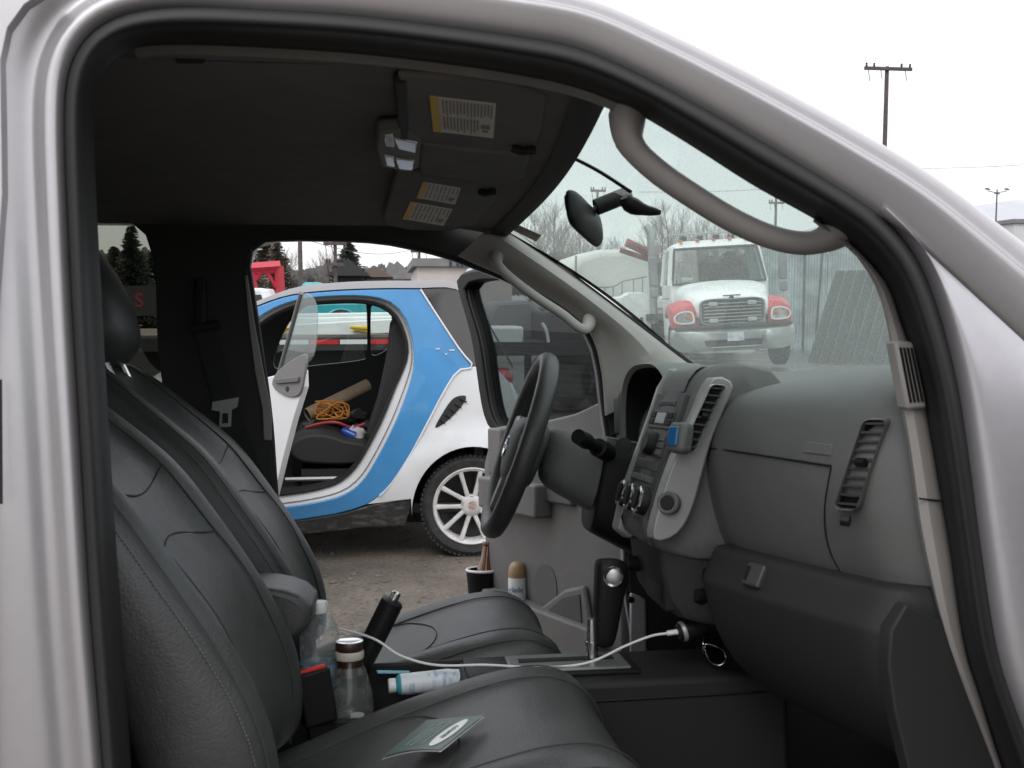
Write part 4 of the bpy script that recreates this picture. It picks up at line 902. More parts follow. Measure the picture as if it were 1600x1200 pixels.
tn_ = V((-.28, -.96, 0)); text('lettering', 'glade', .022, mat('can_blue', (.03, .10, .30), .5), at_, T, m @ M.Translation(tn_*.0275+V((0, 0, .112))) @ M.Rotation(math.atan2(tn_.y, tn_.x)+math.pi/2, 4, 'Z') @ M.Rotation(R(90), 4, 'X'))
# ================================================================== GROUND
def ground_mat():
    m = bpy.data.materials.new('yard_ground'); m.use_nodes = True; n = m.node_tree.nodes; l = m.node_tree.links; p = n['Principled BSDF']
    tc = n.new('ShaderNodeTexCoord')
    def noise(s, d=6, r=.6): t = n.new('ShaderNodeTexNoise'); t.inputs['Scale'].default_value = s; t.inputs['Detail'].default_value = d; t.inputs['Roughness'].default_value = r; l.new(tc.outputs['Object'], t.inputs[0]); return t.outputs[0]
    r1 = n.new('ShaderNodeValToRGB'); e = r1.color_ramp.elements; e[0].position = .33; e[0].color = (.088, .075, .06, 1); e[1].position = .68; e[1].color = (.19, .162, .132, 1); l.new(noise(2.2, 8, .7), r1.inputs[0])
    r2 = n.new('ShaderNodeValToRGB'); e = r2.color_ramp.elements; e[0].position = .35; e[0].color = (.55, .55, .55, 1); e[1].position = .62; e[1].color = (1.15, 1.12, 1.1, 1); l.new(noise(45, 5, .7), r2.inputs[0])
    mu = n.new('ShaderNodeMix'); mu.data_type = 'RGBA'; mu.blend_type = 'MULTIPLY'; mu.inputs[0].default_value = .8; l.new(r1.outputs[0], mu.inputs[6]); l.new(r2.outputs[0], mu.inputs[7])
    wet = n.new('ShaderNodeMapRange'); wet.inputs[1].default_value = .50; wet.inputs[2].default_value = .62; sx = n.new('ShaderNodeSeparateXYZ'); l.new(tc.outputs['Object'], sx.inputs[0]); fa_ = n.new('ShaderNodeMapRange'); fa_.inputs[1].default_value = 6.5; fa_.inputs[2].default_value = 9; fa_.inputs[3].default_value = -.12; fa_.inputs[4].default_value = .12; l.new(sx.outputs[1], fa_.inputs[0]); ad = n.new('ShaderNodeMath'); l.new(noise(.35, 4), ad.inputs[0]); l.new(fa_.outputs[0], ad.inputs[1]); l.new(ad.outputs[0], wet.inputs[0])
    dk = n.new('ShaderNodeMix'); dk.data_type = 'RGBA'; l.new(wet.outputs[0], dk.inputs[0]); l.new(mu.outputs[2], dk.inputs[6]); dk.inputs[7].default_value = (.055, .058, .06, 1)
    l.new(dk.outputs[2], p.inputs['Base Color'])
    rr = n.new('ShaderNodeMapRange'); rr.inputs[3].default_value = .85; rr.inputs[4].default_value = .32; l.new(wet.outputs[0], rr.inputs[0]); l.new(rr.outputs[0], p.inputs['Roughness'])
    bp = n.new('ShaderNodeBump'); bp.inputs['Strength'].default_value = .6; bp.inputs['Distance'].default_value = .02; l.new(noise(30, 8, .75), bp.inputs['Height']); l.new(bp.outputs[0], p.inputs['Normal'])
    return m
gm = ground_mat()
b = B(); xs = [-900, -200, -60, -30] + [-20+1.0*k for k in range(61)] + [60, 120, 300, 900]; ysg = [-900, -100, -20, -5] + [1.0*k for k in range(41)] + [50, 70, 120, 300, 900]
def gz_(x, y):
    if not (-22 < x < 44 and 2 < y < 42): return 0
    return .02*math.sin(x*.9+1.3*math.sin(y*.5))*math.sin(y*1.1+.4*x) if y > 8 else .008*math.sin(x*2)*math.sin(y*1.7)
b.loft([[V((x, y, gz_(x, y))) for x in xs] for y in ysg], closed=False)
g = b.out('ground', gm); g['kind'] = 'structure'; g['label'] = 'wet brown gravel and mud of the works yard'
# loose stones, uncountable
b = B(); rnd = random.Random(3)
for _ in range(2600):
    px, py = rnd.uniform(300, 960), rnd.uniform(760, 1010); p = WG(px, py); 
    if rnd.random() < .4: p = V((rnd.uniform(-3, 6), rnd.uniform(3.2, 16), 0))
    s = rnd.uniform(.004, .013)*(1 if rnd.random() < .93 else 2); a = rnd.uniform(0, 6)
    vs_ = [p+V((s*math.cos(a+k*1.57)*rnd.uniform(.7, 1.3), s*math.sin(a+k*1.57)*rnd.uniform(.7, 1.3), s*.1)) for k in range(4)] + [p+V((0, 0, s*rnd.uniform(.5, .9)))]
    b.add(vs_, [(0, 1, 4), (1, 2, 4), (2, 3, 4), (3, 0, 4)])
o = b.out('gravel_stones', mat('stone', (.11, .097, .082), .8, var=.3, vscale=9), smooth=False); o['kind'] = 'stuff'; o['label'] = 'loose gravel stones scattered over the yard'; o['category'] = 'gravel'

# ================================================================== SMALL TWO-SEAT CAR
YS = 5.50
car = thing('small_car', 'blue and white two-seat city car with its near door open', 'car', (-.9, YS+.75, 0))
def cp(b_, name, m, parent=None, **k): return b_.out(name, m, parent or car, I4, **k)
blue = mat('car_blue', (.06, .265, .55), .35, coat=.45, var=.06, vscale=5)
cwhite = mat('car_white', (.70, .71, .72), .35, coat=.5, var=.02, vscale=4)
cgrey = mat('car_grey', (.085, .082, .08), .5, var=.05)
croof = mat('car_roof', (.15, .143, .147), .5, .2)
cblack = mat('car_black', (.018, .018, .018), .5, bump=.1)
def dirty(name, col, dirt, rough):
    return mat(name, dirt, rough, col2=col, vscale=11, vlo=.34, vhi=.6, detail=8, bump=.15, bscale=90)
rocker_m = mat('rocker_mud', (.028, .028, .028), .6, col2=(.13, .12, .105), vscale=34, vlo=.50, vhi=.75, detail=8, stretch=(.5, 1, 1.6))
jamb_m = mat('jamb_white', (.60, .60, .60), .4)
def yt(z): return YS + .010 + .11*max(0, z-.75)**1.25 + .06*max(0, .35-z)
def cs(px, py): p = W(px, py, YS); p = W(px, py, yt(p.z)); return (p.x, p.z)
def csl(l, n=None, closed=True):
    q = [cs(*a) for a in l]; return [tuple(a) for a in spline(q, n, closed)] if n else q
def side(th, off=0): return lambda a, c, t: V((a, yt(c)+off+th*t, c))
def closed_of(parts):               # join open splines into one loop
    o = []
    for l, n in parts: o += [tuple(p) for p in spline([cs(*a) for a in l], n)][:-1] if n else [cs(*a) for a in l][:-1]
    return o
top_l = [(300,548),(345,505),(395,482),(450,463),(520,455),(600,452),(656,452)]
rear_l = [(656,452),(690,505),(720,550),(738,573)]
low_l = [(738,573),(716,580),(697,606),(668,660),(640,712),(610,758),(592,776),(574,788)]
sill_l = [(574,788),(540,800),(490,809),(440,816),(380,822),(250,826),(170,826)]
in_sill = [(170,800),(250,804),(380,799),(437,794),(500,784),(540,772),(566,752),(588,718),(615,665),(636,612),(646,575),(646,545),(640,515),(627,488),(605,470),(570,463),(520,463),(470,468),(430,481),(395,503),(350,540),(300,610)]
loop = closed_of([(top_l, 24), (rear_l, 10), (low_l, 18), (sill_l, 16), ([(170,826),(170,800)], 0), (in_sill, 60), ([(300,610),(250,625),(300,548)], 0)])
cp(B().panel([loop], .09, side(.05)), 'safety_cell', blue, bevel=.006)
# thin white piping along the blue rear edge
cp(B().tube(spline([V((*[cs(x, y)[0]], yt(cs(x, y)[1])-.003, cs(x, y)[1])) for x, y in [(657,452),(691,505),(721,550),(739,573),(717,579),(698,605),(669,659),(641,711),(611,757),(593,775)]], 30), .006, 6), 'edge_strip', cwhite)
# white door jamb and black door seal inside the blue cell
def inset(l, d): 
    return [(x, y) for x, y in l]
jo = in_sill
ji = [(170,785),(250,790),(380,783),(437,778),(490,770),(528,758),(552,738),(572,708),(598,657),(618,608),(634,570),(638,545),(632,518),(620,494),(601,478),(570,470),(520,470),(470,475),(432,488),(400,509),(357,545),(310,612)]
r0 = spline([V((*cs(*a), 0)) for a in jo], 70); r1 = spline([V((*cs(*a), 0)) for a in ji], 70)
cp(B().loft([[V((a.x, yt(a.y)+.02, a.y)), V((lerp(a.x, c.x, .3), yt(a.y)+.05, lerp(a.y, c.y, .3))), V((lerp(a.x, c.x, .35), yt(a.y)+.035, lerp(a.y, c.y, .35))), V((lerp(a.x, c.x, .7), yt(c.y)+.06, lerp(a.y, c.y, .7))), V((c.x, yt(c.y)+.075, c.y)), V((c.x, yt(c.y)+.14, c.y))] for a, c in zip(r0, r1)], closed=False), 'door_jamb', jamb_m)
r2 = [lerp(c, V((cs(490, 620)[0], cs(490, 620)[1], 0)), .035) for c in r1]
cp(B().loft([[V((c.x, yt(c.y)+.06, c.y)), V((lerp(c.x, e.x, .5), yt(c.y)+.055, lerp(c.y, e.y, .5))), V((e.x, yt(e.y)+.07, e.y)), V((e.x, yt(e.y)+.2, e.y))] for c, e in zip(r1, r2)], closed=False), 'door_seal', rubber)
# rear quarter with wheel arch
WC = cs(738, 797); RWH = (WC[1]); 
arch = [(WC[0]+.355*math.cos(a)*.93, WC[1]+.355*math.sin(a)) for a in [math.pi*(1.02)-k*(math.pi*1.04)/26 for k in range(27)]]
q = [tuple(p) for p in spline([cs(*a) for a in low_l], 20)]
rq = q + [cs(600,785), cs(642,778)] + arch + [cs(812,770), cs(820,700), cs(812,640), cs(798,600), cs(780,580), cs(765,574)]
def side_r(th): return lambda a, c, t: V((a, yt(c)+th*t+.30*max(0, a-cs(770,600)[0])**1.3 - .035*math.exp(-((math.hypot(a-WC[0], c-WC[1])-.37)/.07)**2)*(1 if c > WC[1]-.1 else 0), c))
cp(B().panel([rq], .06, side_r(.06)), 'rear_quarter', cwhite, bevel=.008)
# dark rear pillar panel
dp = [cs(*a) for a in ((658,452),(700,450),(730,456),(752,500),(768,574),(738,572),(720,548),(690,503))]
cp(B().panel([dp], .08, lambda a, c, t: V((a, yt(c)+.004+.05*t+.25*max(0, a-cs(735,500)[0])**1.2, c))), 'rear_pillar', cgrey, bevel=.004)
# roof, front, far side
ridge = [cs(x, y-2) for x, y in top_l] + [cs(700, 449), cs(735, 458)]
rg = []
for k in range(9):
    t = k/8; yy = lerp(YS+.06, YS+1.44, t); rg.append([V((p.x, max(yt(p.y)-.002 if k == 0 else yy, yy), p.y+.05*math.sin(math.pi*t))) for p in spline(ridge, 24)])
cp(B().loft(rg, closed=False), 'roof', croof)
YF = YS+1.45
def far(th): return lambda a, c, t: V((a, YF - .11*max(0, c-.75)**1.25 + th*t, c))
def fs(px, py): p = W(px, py, YF); return (p.x, p.z)
fw = [tuple(p) for p in spline([fs(*a) for a in ((430,575),(432,548),(452,505),(478,480),(500,474),(571,474),(573,480),(573,558),(568,562),(500,570))], 40, True)]
fq = [tuple(p) for p in spline([fs(*a) for a in ((580,480),(584,474),(604,477),(611,490),(612,535),(606,545),(584,556),(580,550))], 30, True)]
body_far = [cs(250,640), cs(300,560), cs(395,486), cs(520,459), cs(656,456), cs(735,470), cs(770,580), cs(812,640), cs(812,780), cs(640,826), cs(200,832), cs(110,760)]
cp(B().panel([body_far, fw, fq], .12, far(.05)), 'far_side', cblack)
cp(B().panel([fw], .2, lambda a, c, t: V((a, YF+.02+.004*t, c))), 'far_window', glass_cl); cp(B().panel([fq], .2, lambda a, c, t: V((a, YF+.02+.004*t, c))), 'far_window', glass_cl)
fl = [(x, z) for x, z in (cs(110,830), cs(812,800))]
cp(B().box((lerp(fl[0][0], fl[1][0], .5), YS+.76, .27), (fl[1][0]-fl[0][0]-.3, 1.4, .05)), 'floor', cblack)
cp(B().box((cs(735,600)[0]+.05, YS+.76, .72), (.05, 1.36, .9)), 'rear_bulkhead', cblack)
# front end: bonnet, blue front pillar, bumper, front wheel (seen through the rear window of the pickup)
fx = cs(40, 700)[0]
def nose(y):
    w = 1-.25*abs((y-(YS+.75))/.75)**3; return [(cs(250,640)[0], .95), (cs(180,640)[0], .93), (cs(110,660)[0], .86), (fx+.06+(1-w)*.5, .66), (fx+.0+(1-w)*.5, .5), (fx+.03+(1-w)*.5, .28), (fx+.2, .2), (cs(250,800)[0], .2)]
rg = [[V((x, y, z)) for x, z in nose(y)] for y in [YS+.0+1.5*k/12 for k in range(13)]]
cp(B().loft(rg), 'front_body', cwhite, bevel=.02)
wsg = [V((cs(395,484)[0]-.02, YS+.14, cs(395,484)[1]+.0)), V((cs(395,484)[0]-.02, YS+1.36, cs(395,484)[1])), V((cs(215,640)[0], YS+1.46, .95)), V((cs(215,640)[0], YS+.04, .95))]
cp(B().loft([wsg, [p+V((.004, 0, .004)) for p in wsg]]), 'windscreen', glass_cl)
cp(B().loft([[V((cs(300,600)[0], y, z)) for y, z in ((YS+.1, .95), (YS+1.4, .95), (YS+1.4, .55), (YS+.1, .55))], [V((cs(220,600)[0], y, z)) for y, z in ((YS+.1, .93), (YS+1.4, .93), (YS+1.4, .55), (YS+.1, .55))]]), 'dashboard', cblack, bevel=.05)
cp(B().tube([V((cs(345,560)[0], YS+.42+.17*math.cos(a), .86+.17*math.sin(a)*.9)) + V((-.06*math.sin(a), 0, 0)) for a in [2*math.pi*k/28 for k in range(28)]], .015, 8, closed=True), 'steering_wheel', cblack)
cp(B().tube(spline([V((*[cs(395,488)[0]], YS+.10, cs(395,488)[1])), V((cs(330,540)[0], YS+.06, cs(330,540)[1])), V((cs(250,640)[0], YS+.03, .93)), V((cs(150,720)[0], YS+.0, .70))], 16), .045, 8, flat=.7), 'front_pillar', blue)
# near wheels
def car_wheel(cx, cz, y0):
    r = cz; m = M.Translation((cx, y0, cz)) @ M.Rotation(R(90), 4, 'X')      # local +z points to the viewer
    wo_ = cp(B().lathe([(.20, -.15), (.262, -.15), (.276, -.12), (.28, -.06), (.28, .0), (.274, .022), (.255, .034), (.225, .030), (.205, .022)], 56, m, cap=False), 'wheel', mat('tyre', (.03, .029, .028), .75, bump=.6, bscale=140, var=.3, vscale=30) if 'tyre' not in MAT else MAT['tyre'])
    b_ = B()
    for k in range(64):
        a = 2*math.pi*k/64
        for zz in (-.10, -.03, .012): b_.box((.279*math.cos(a+zz*3), .279*math.sin(a+zz*3), zz), (.010, .018, .036), m @ M.Rotation(0, 4, 'Z') if False else m @ M.Translation((.279*math.cos(a+zz*3), .279*math.sin(a+zz*3), zz)) @ M.Rotation(a, 4, 'Z') @ M.Translation((-.279*math.cos(a+zz*3), -.279*math.sin(a+zz*3), -zz)))
    cp(b_, 'tread', MAT['tyre'], wo_)['kind'] = 'stuff'
    wm = mat('wheel_white', (.62, .61, .60), .4, var=.12, vscale=20) if 'wheel_white' not in MAT else MAT['wheel_white']
    cp(B().lathe([(.206, -.10), (.206, .02), (.216, .028), (.210, .034), (.196, .026), (.19, .0), (.186, -.10)], 56, m, cap=False), 'rim', wm, wo_)
    cp(B().lathe([(0, -.06), (.15, -.06), (.17, -.05), (.19, -.05), (.19, -.08), (0, -.08)], 40, m), 'brake_drum', cblack, wo_)
    for k in range(5):
        for e in (-.30, .30):
            a = 2*math.pi*k/5+.35; a1 = a+e*.95; a0 = a+e*1.25
            p0 = V((.052*math.cos(a0), .052*math.sin(a0), .0)); p1 = V((.197*math.cos(a1), .197*math.sin(a1), .018)); dirv = (p1-p0).normalized(); sx = V((-dirv.y, dirv.x, 0)).normalized()
            rr = [[lerp(p0, p1, t)+sx*s*w+V((0, 0, z)) for s, z in ((-1, -.02), (-1, .004), (-.5, .011), (.5, .011), (1, .004), (1, -.02))] for t, w in ((0, .013), (.5, .0105), (1, .0135))]
            cp(B().loft(rr, m=m), 'spoke', wm, wo_)
    cp(B().lathe([(.06, -.03), (.06, .008), (.05, .016), (.026, .020), (.026, .016), (0, .017)], 30, m), 'hub', wm, wo_)
    for k in range(5): 
        a = 2*math.pi*k/5+.35; cp(B().lathe([(.012, .004), (.012, .016), (.007, .0165), (.007, .010), (0, .010)], 10, m @ M.Translation((.045*math.cos(a), .045*math.sin(a), 0))), 'lug_nut', silv_pl, wo_)
    cp(B().lathe([(.02, .0205), (0, .0215)], 18, m), 'centre_badge', mat('badge', (.35, .16, .12), .4, col2=(.6, .58, .55), vscale=90) if 'badge' not in MAT else MAT['badge'], wo_)
RWH = .279
car_wheel(WC[0], RWH, YS+.055); car_wheel(WC[0]-1.87, RWH, YS+.055)
# arch liner
al = [(WC[0]+.345*math.cos(a)*.93, RWH+.345*math.sin(a)) for a in [math.pi*1.1-k*math.pi*1.2/24 for k in range(25)]]
cp(B().loft([[V((x, YS+.0, z)) for x, z in al], [V((x, YS+.45, z)) for x, z in al]], closed=False), 'arch_liner', cblack)
cp(B().box((WC[0], YS+.5, .45), (.7, .05, .7)), 'arch_wall', cblack)
# muddy rocker
rk = [cs(*a) for a in ((170,826),(250,826),(380,822),(440,817),(490,810),(540,801),(576,790),(610,783),(644,778),(640,800),(632,822),(575,824),(500,832),(440,838),(250,846),(170,846))]
cp(B().panel([rk], .06, lambda a, c, t: V((a, yt(c)-.012+.09*t+.05*max(0, .36-c), c))), 'rocker_panel', rocker_m, bevel=.008)
cp(B().box((WC[0]-.40, YS+.1, .235), (.12, .1, .05)), 'mud_flap', cblack, bevel=.01)
# side air intake with fins
iv = [cs(*a) for a in ((709,622),(727,618),(728,624),(712,645),(690,664),(680,668),(690,648))]
si = cp(B().panel([[tuple(p) for p in spline(iv, 30, True)]], .05, lambda a, c, t: V((a, yt(c)-.034*math.exp(-((math.hypot(a-WC[0], c-WC[1])-.37)/.07)**2)-.004+.02*t, c))), 'side_intake', cblack)
for k in range(5):
    t = k/4; a, c = cs(lerp(720, 690, t)-2, lerp(622, 655, t)); a2, c2 = cs(lerp(720, 690, t)+9-4*t, lerp(622, 655, t)+6); y_ = yt(c)-.012-.034*math.exp(-((math.hypot(a-WC[0], c-WC[1])-.37)/.07)**2)
    cp(B().tube([V((a, y_, c)), V((a2, y_, c2))], .005, 6), 'fin', plas_dk, si)
# tail lights, side marker
tlm = mat('tail_red', (.45, .03, .05), .2, coat=.8)
for px, py, r in ((784,590,.056), (781,634,.045)):
    p = W(px, py, YS+.16); cp(B().lathe([(r, -.03), (r, .02), (r*.85, .045), (r*.4, .058), (0, .06)], 22, look(p, (.8, -.6, .05))), 'tail_light', tlm)
cp(B().lathe([(.022, -.01), (.022, .006), (.012, .014), (0, .015)], 16, look(W(764, 636, YS+.005), (.25, -1, 0))), 'side_marker', tlm)
hat = [W(742,470,YS+.25), W(742,470,YS+1.2), W(800,575,YS+1.35), W(800,575,YS+.12)]
cp(B().loft([hat, [p+V((.01, 0, .004)) for p in hat]]), 'tailgate_glass', glass('rear_glass', (.25, .34, .38), 1.0))
cp(B().loft([[V((x, y, z)) for x, z in ((cs(800,575)[0], .97), (cs(822,640)[0], .8), (cs(822,780)[0], .38), (cs(800,790)[0], .3), (cs(780,700)[0], .5))] for y in (YS+.08, YS+1.4)]), 'tailgate', cwhite, bevel=.03)
# headlight and mirror seen in front
cp(B().lathe([(.11, -.03), (.11, .02), (.08, .05), (0, .06)], 22, look(V((cs(150,700)[0]+.08, YS+.10, .73)), (-.8, -.5, .35))), 'headlight', chrome)
# seat in the open doorway
sx0 = cs(455,740)[0]; sx1 = cs(585,700)[0]
ss = spline([(cs(440,705)[0], .60), (cs(462,688)[0], .665), (cs(500,683)[0], .675), (cs(545,697)[0], .63), (cs(580,705)[0], .60), (cs(575,725)[0], .50), (cs(470,728)[0], .50), (cs(445,718)[0], .54)], 30, True)
cp(B().loft([[V((lerp(cs(510,700)[0], p.x, s), y, lerp(.58, p.y, s))) for p in ss] for y, s in ((YS+.20, .86), (YS+.24, .97), (YS+.32, 1), (YS+.56, 1), (YS+.64, .97), (YS+.68, .86))]), 'seat_cushion', plas_lo, bevel=.01)
sb = spline([(cs(572,705)[0], .62), (cs(590,640)[0], .86), (cs(606,560)[0], 1.13), (cs(612,505)[0], 1.30), (cs(628,500)[0], 1.33), (cs(640,540)[0], 1.2), (cs(632,620)[0], .9), (cs(612,700)[0], .58)], 30, True)
cp(B().loft([[V((lerp(cs(608,620)[0], p.x, s), y, lerp(.9, p.y, s))) for p in sb] for y, s in ((YS+.20, .9), (YS+.25, .99), (YS+.6, .99), (YS+.66, .9))]), 'seat_backrest', plas_lo, bevel=.01)
for zz in (.42, .36): cp(B().tube([V((cs(440,740)[0], YS+.2, zz)), V((cs(545,740)[0], YS+.2, zz))], .012, 6), 'seat_rail', silv_pl)
cp(B().box((cs(510,740)[0], YS+.42, .40), (.30, .4, .14)), 'seat_base', cblack)
for px_, py_, w_ in ((684,545,.022),(706,547,.03),(697,553,.012)):
    x_, z_ = cs(px_, py_); cp(B().box((x_, yt(z_)-.004, z_), (w_, .002, .007), M.Translation((0, 0, 0))), 'paint_chip', cwhite)
# open door
HN = W(308, 700, YS+.02); HN.z = 0; DB = R(56); e_ = V((math.cos(DB), -math.sin(DB), 0)); en = V((-math.sin(DB), -math.cos(DB), 0))
def dq(px, py, o=0): p = WP(px, py, HN+en*o, en); return ((p-HN).dot(e_), p.z)
def dw(s, z, o=0): return HN + e_*s + V((0, 0, z)) + en*(o - .05*max(0, z-.75)**1.3)
sk_ = [(.02,.96), dq(420,590), dq(452,582), dq(478,578), dq(480,604), dq(466,655), dq(450,720), dq(436,778), dq(420,800), (.3,.36), (.05,.38), (.0,.7)]
door = cp(B().panel([sk_], .08, lambda s, z, t: dw(s, z, .03-.03*t)), 'open_door', cwhite, bevel=.008)
cp(B().panel([[(s*.93+.01, z*.985+.006) for s, z in sk_]], .1, lambda s, z, t: dw(s, z, -.001-.035*t)), 'door_lining', plas_dk, door, bevel=.01)
hn_ = spline([dq(*a) for a in ((434,600),(438,585),(458,566),(484,552),(487,560),(484,585),(478,615),(462,620),(444,612))], 30, True)
hb_ = cp(B().panel([[tuple(p) for p in hn_]], .05, lambda s, z, t: dw(s, z, .040-.012*t)), 'handle_cup', mat('handle_grey', (.17, .165, .16), .5), door, bevel=.004)
hq = [dq(*a) for a in ((440,592),(478,588),(478,596),(444,599))]
cp(B().loft([[dw(s, z, .052) for s, z in hq], [dw(s, z, .03) for s, z in hq]]), 'door_pull', plas_md, door, bevel=.003)
kq = dq(459, 607); cp(B().lathe([(.012, 0), (.012, .004), (0, .005)], 12, look(dw(*kq, .040), en)), 'key_lock', cblack, door)
gw = spline([dq(*a) for a in ((463,461),(474,460),(484,470),(489,490),(487,552),(470,572),(432,582),(438,560))], 30, True)
cp(B().panel([[tuple(p) for p in gw]], .15, lambda s, z, t: dw(s, z, .004*t)), 'door_glass', glass('car_door_glass', (.72, .78, .77), 1.0, base_dust_glint=.10), door)
cp(B().tube(spline([dw(*dq(*a)) for a in ((461,458),(454,490),(444,535),(433,582))], 14), .018, 8, flat=.6), 'glass_channel', cgrey, door)
# ------------------------------------------------------------------ things lying in the little car
YI = YS+.62
p0, p1 = W(480, 648, YI), W(575, 602, YI+.2)
t = thing('cardboard_tube', 'brown cardboard tube lying across the seats of the little car', 'tube', p0)
B().tube([p0, p1], .040, 18, cap=False).out('tube_wall', mat('cardboard', (.36, .27, .18), .8, var=.1, vscale=20), t); B().lathe([(0, 0), (.038, 0)], 18, look(p0+(p1-p0)*.02, p0-p1), cap=False).out('end_cap', cblack, t)
b = B(); rnd = random.Random(5); pr = V((0, 0))
pts = [W(rnd.uniform(492, 545), rnd.uniform(626, 655), YI-.1+rnd.uniform(-.06, .06)) for _ in range(30)]
b.tube(spline(pts, 180), .0045, 5); tag(b.out('orange_rope', mat('rope_orange', (.52, .20, .03), .8), loc=pts[0]), 'tangle of orange rope in front of the cardboard tube', 'rope')
b = B().tube(spline([W(478, 668, YI-.2), W(500, 662, YI-.22), W(525, 660, YI-.25), W(550, 668, YI-.22), W(570, 662, YI-.2)], 30), .009, 7); tag(b.out('red_cable', mat('cable_red', (.32, .03, .04), .5), loc=W(520, 662, YI-.2)), 'red cable on the heap above the dark seat', 'cable')
p0 = W(535, 672, YI-.25); p1 = W(555, 682, YI-.27)
b = B().tube([p0, lerp(p0, p1, .3), p1], [.018, .028, .030], 12); tag(b.out('blue_can', mat('can_blue2', (.01, .05, .30), .3), loc=p0), 'small blue can on the heap beside the white rag', 'can')
b = B(); rr = []
for k in range(6):
    rr.append([W(556+rnd.uniform(-2, 2)+7*math.cos(a)*math.sin(.4+k*.45), 668+k*4, YI-.25)+V((.03*math.cos(a), .03*math.sin(a), rnd.uniform(-.012, .012))) for a in [2*math.pi*j/9 for j in range(9)]])
tag(b.loft(rr).out('white_rag', mat('rag', (.55, .55, .56), .9), loc=W(556, 675, YI-.25)), 'crumpled white rag behind the seat of the little car', 'rag')
for i, (px, py, w, h, lab) in enumerate(((500,668,.22,.10,'black tool bag under the orange rope'), (535,655,.20,.10,'dark jacket bundle to the right of the orange rope'), (560,650,.12,.08,'dark pouch against the seat back under the tube end'))):
    p = W(px, py, YI+.02); rr = []
    for k in range(7):
        v = k/6; rr.append([p+V((w*.5*math.cos(a)*(math.sin(math.pi*(v*.85+.1)))*(1+.12*math.sin(3*a+k)), .12*math.sin(a)*math.sin(math.pi*(v*.85+.1)), (v-.5)*h+.01*math.sin(2*a+k*2))) for a in [2*math.pi*j/14 for j in range(14)]])
    tag(B().loft(rr).out(('tool_bag', 'jacket_bundle', 'pouch')[i], cblack, loc=p), lab, ('bag', 'jacket', 'pouch')[i])
cp(B().box((cs(530,700)[0], YS+.85, .48), (.62, .5, .34)), 'passenger_seat', plas_bk, bevel=.05)
# ================================================================== WHITE WORKS TRUCK
fo_ = WG(1149, 578); FM = M.Translation(fo_) @ M.Rotation(R(-9), 4, 'Z') @ M.Rotation(R(-3.2), 4, 'Y')
lorry = thing('work_truck', 'white bonneted work truck with red headlight fenders facing the camera', 'truck', fo_)
def lo(b_, name, m, parent=None, **k): return b_.out(name, m, parent or lorry, FM, **k)
lw = mat('lorry_white', (.74, .75, .75), .4, coat=.2, var=.14, vscale=2.2, detail=9, vlo=.25, vhi=.55); lr = mat('lorry_red', (.52, .035, .045), .4, coat=.2); lch = mat('lorry_chrome', (.34, .36, .35), .35, .7, var=.1, vscale=4); ldk = mat('lorry_dark', (.03, .031, .032), .6); lgrey = mat('lorry_grey', (.22, .225, .23), .5, .3); amb = mat('amber_lens', (.6, .12, .02), .3)
lglass = glass('lorry_glass', (.45, .52, .50), 1.0)
bp_o = [(-1.20,.45),(-1.22,.62),(-1.20,.84),(1.20,.84),(1.22,.62),(1.20,.45),(.95,.38),(-.95,.38)]
bp_h = [(-.55,.47),(.55,.47),(.58,.60),(-.58,.60)]
def bow(x): return .12*(abs(x)/1.2)**3
bum = lo(B().panel([bp_o, bp_h], .15, lambda a, c, t: V((a, bow(a)+.22*t, c))), 'bumper', lch, bevel=.02)
lo(B().panel([bp_h], .3, lambda a, c, t: V((a, .12+.02*t, c))), 'bumper_opening', ldk, bum)
lo(B().box((0, .12, .875), (2.3, .2, .06)), 'bumper_step', ldk, bum, bevel=.01)
pl_ = lo(B().box((.03, -.012, .66), (.32, .012, .17)), 'number_plate', mat('plate', (.62, .64, .68), .5, col2=(.35, .40, .50), vscale=9, vlo=.5, vhi=.6), bum)
# bonnet
rg = []
for y, w, zt, zb, r in ((.10, .72, 1.34, .92, .10), (.16, .76, 1.43, .9, .12), (.45, .82, 1.53, .9, .14), (.9, .90, 1.64, .9, .14), (1.35, .98, 1.74, .9, .14), (1.55, 1.0, 1.76, .9, .14)):
    rg.append([V((x, y, z)) for x, z in ((-w, zb), (-w, zt-r*1.6), (-w+r*.35, zt-r*.5), (-w+r*1.6, zt), (-w*.4, zt+.035), (0, zt+.05), (w*.4, zt+.035), (w-r*1.6, zt), (w-r*.35, zt-r*.5), (w, zt-r*1.6), (w, zb))])
bon = lo(B().loft(rg), 'bonnet', lw, sub=1)
lo(B().box((0, .10, 1.47), (.34, .02, .025)), 'bonnet_vent', ldk, bon); lo(B().lathe([(.05, 0), (.05, .012), (0, .016)], 18, M.Translation((0, .14, 1.415)) @ M.Rotation(R(75), 4, 'X')), 'badge', ldk, bon)
# grille
go = spline([(-.60,.93),(-.64,1.12),(-.60,1.38),(0,1.41),(.60,1.38),(.64,1.12),(.60,.93),(0,.91)], 48, True)
gi = [V((p.x*.94, 1.15+(p.y-1.15)*.90)) for p in go]
gril = lo(B().panel([[tuple(p) for p in go], [tuple(p) for p in gi]], .2, lambda a, c, t: V((a, .05+.08*t, c))), 'grille', lgrey, bevel=.01)
lo(B().panel([[tuple(p) for p in go]], .3, lambda a, c, t: V((a, .095+.01*t, c))), 'grille_back', ldk, gril)
for k in range(6): lo(B().box((0, .06, .985+k*.066), (1.13, .03, .024)), 'grille_bar', lch, gril, bevel=.006)
for x in (-.38, .38):
    for z in (.985, 1.31): lo(B().box((x, .035, z), (.17, .03, .085)), 'strobe_lamp', mat('strobe', (.42, .43, .43), .3) if 'strobe' not in MAT else MAT['strobe'], gril, bevel=.02)
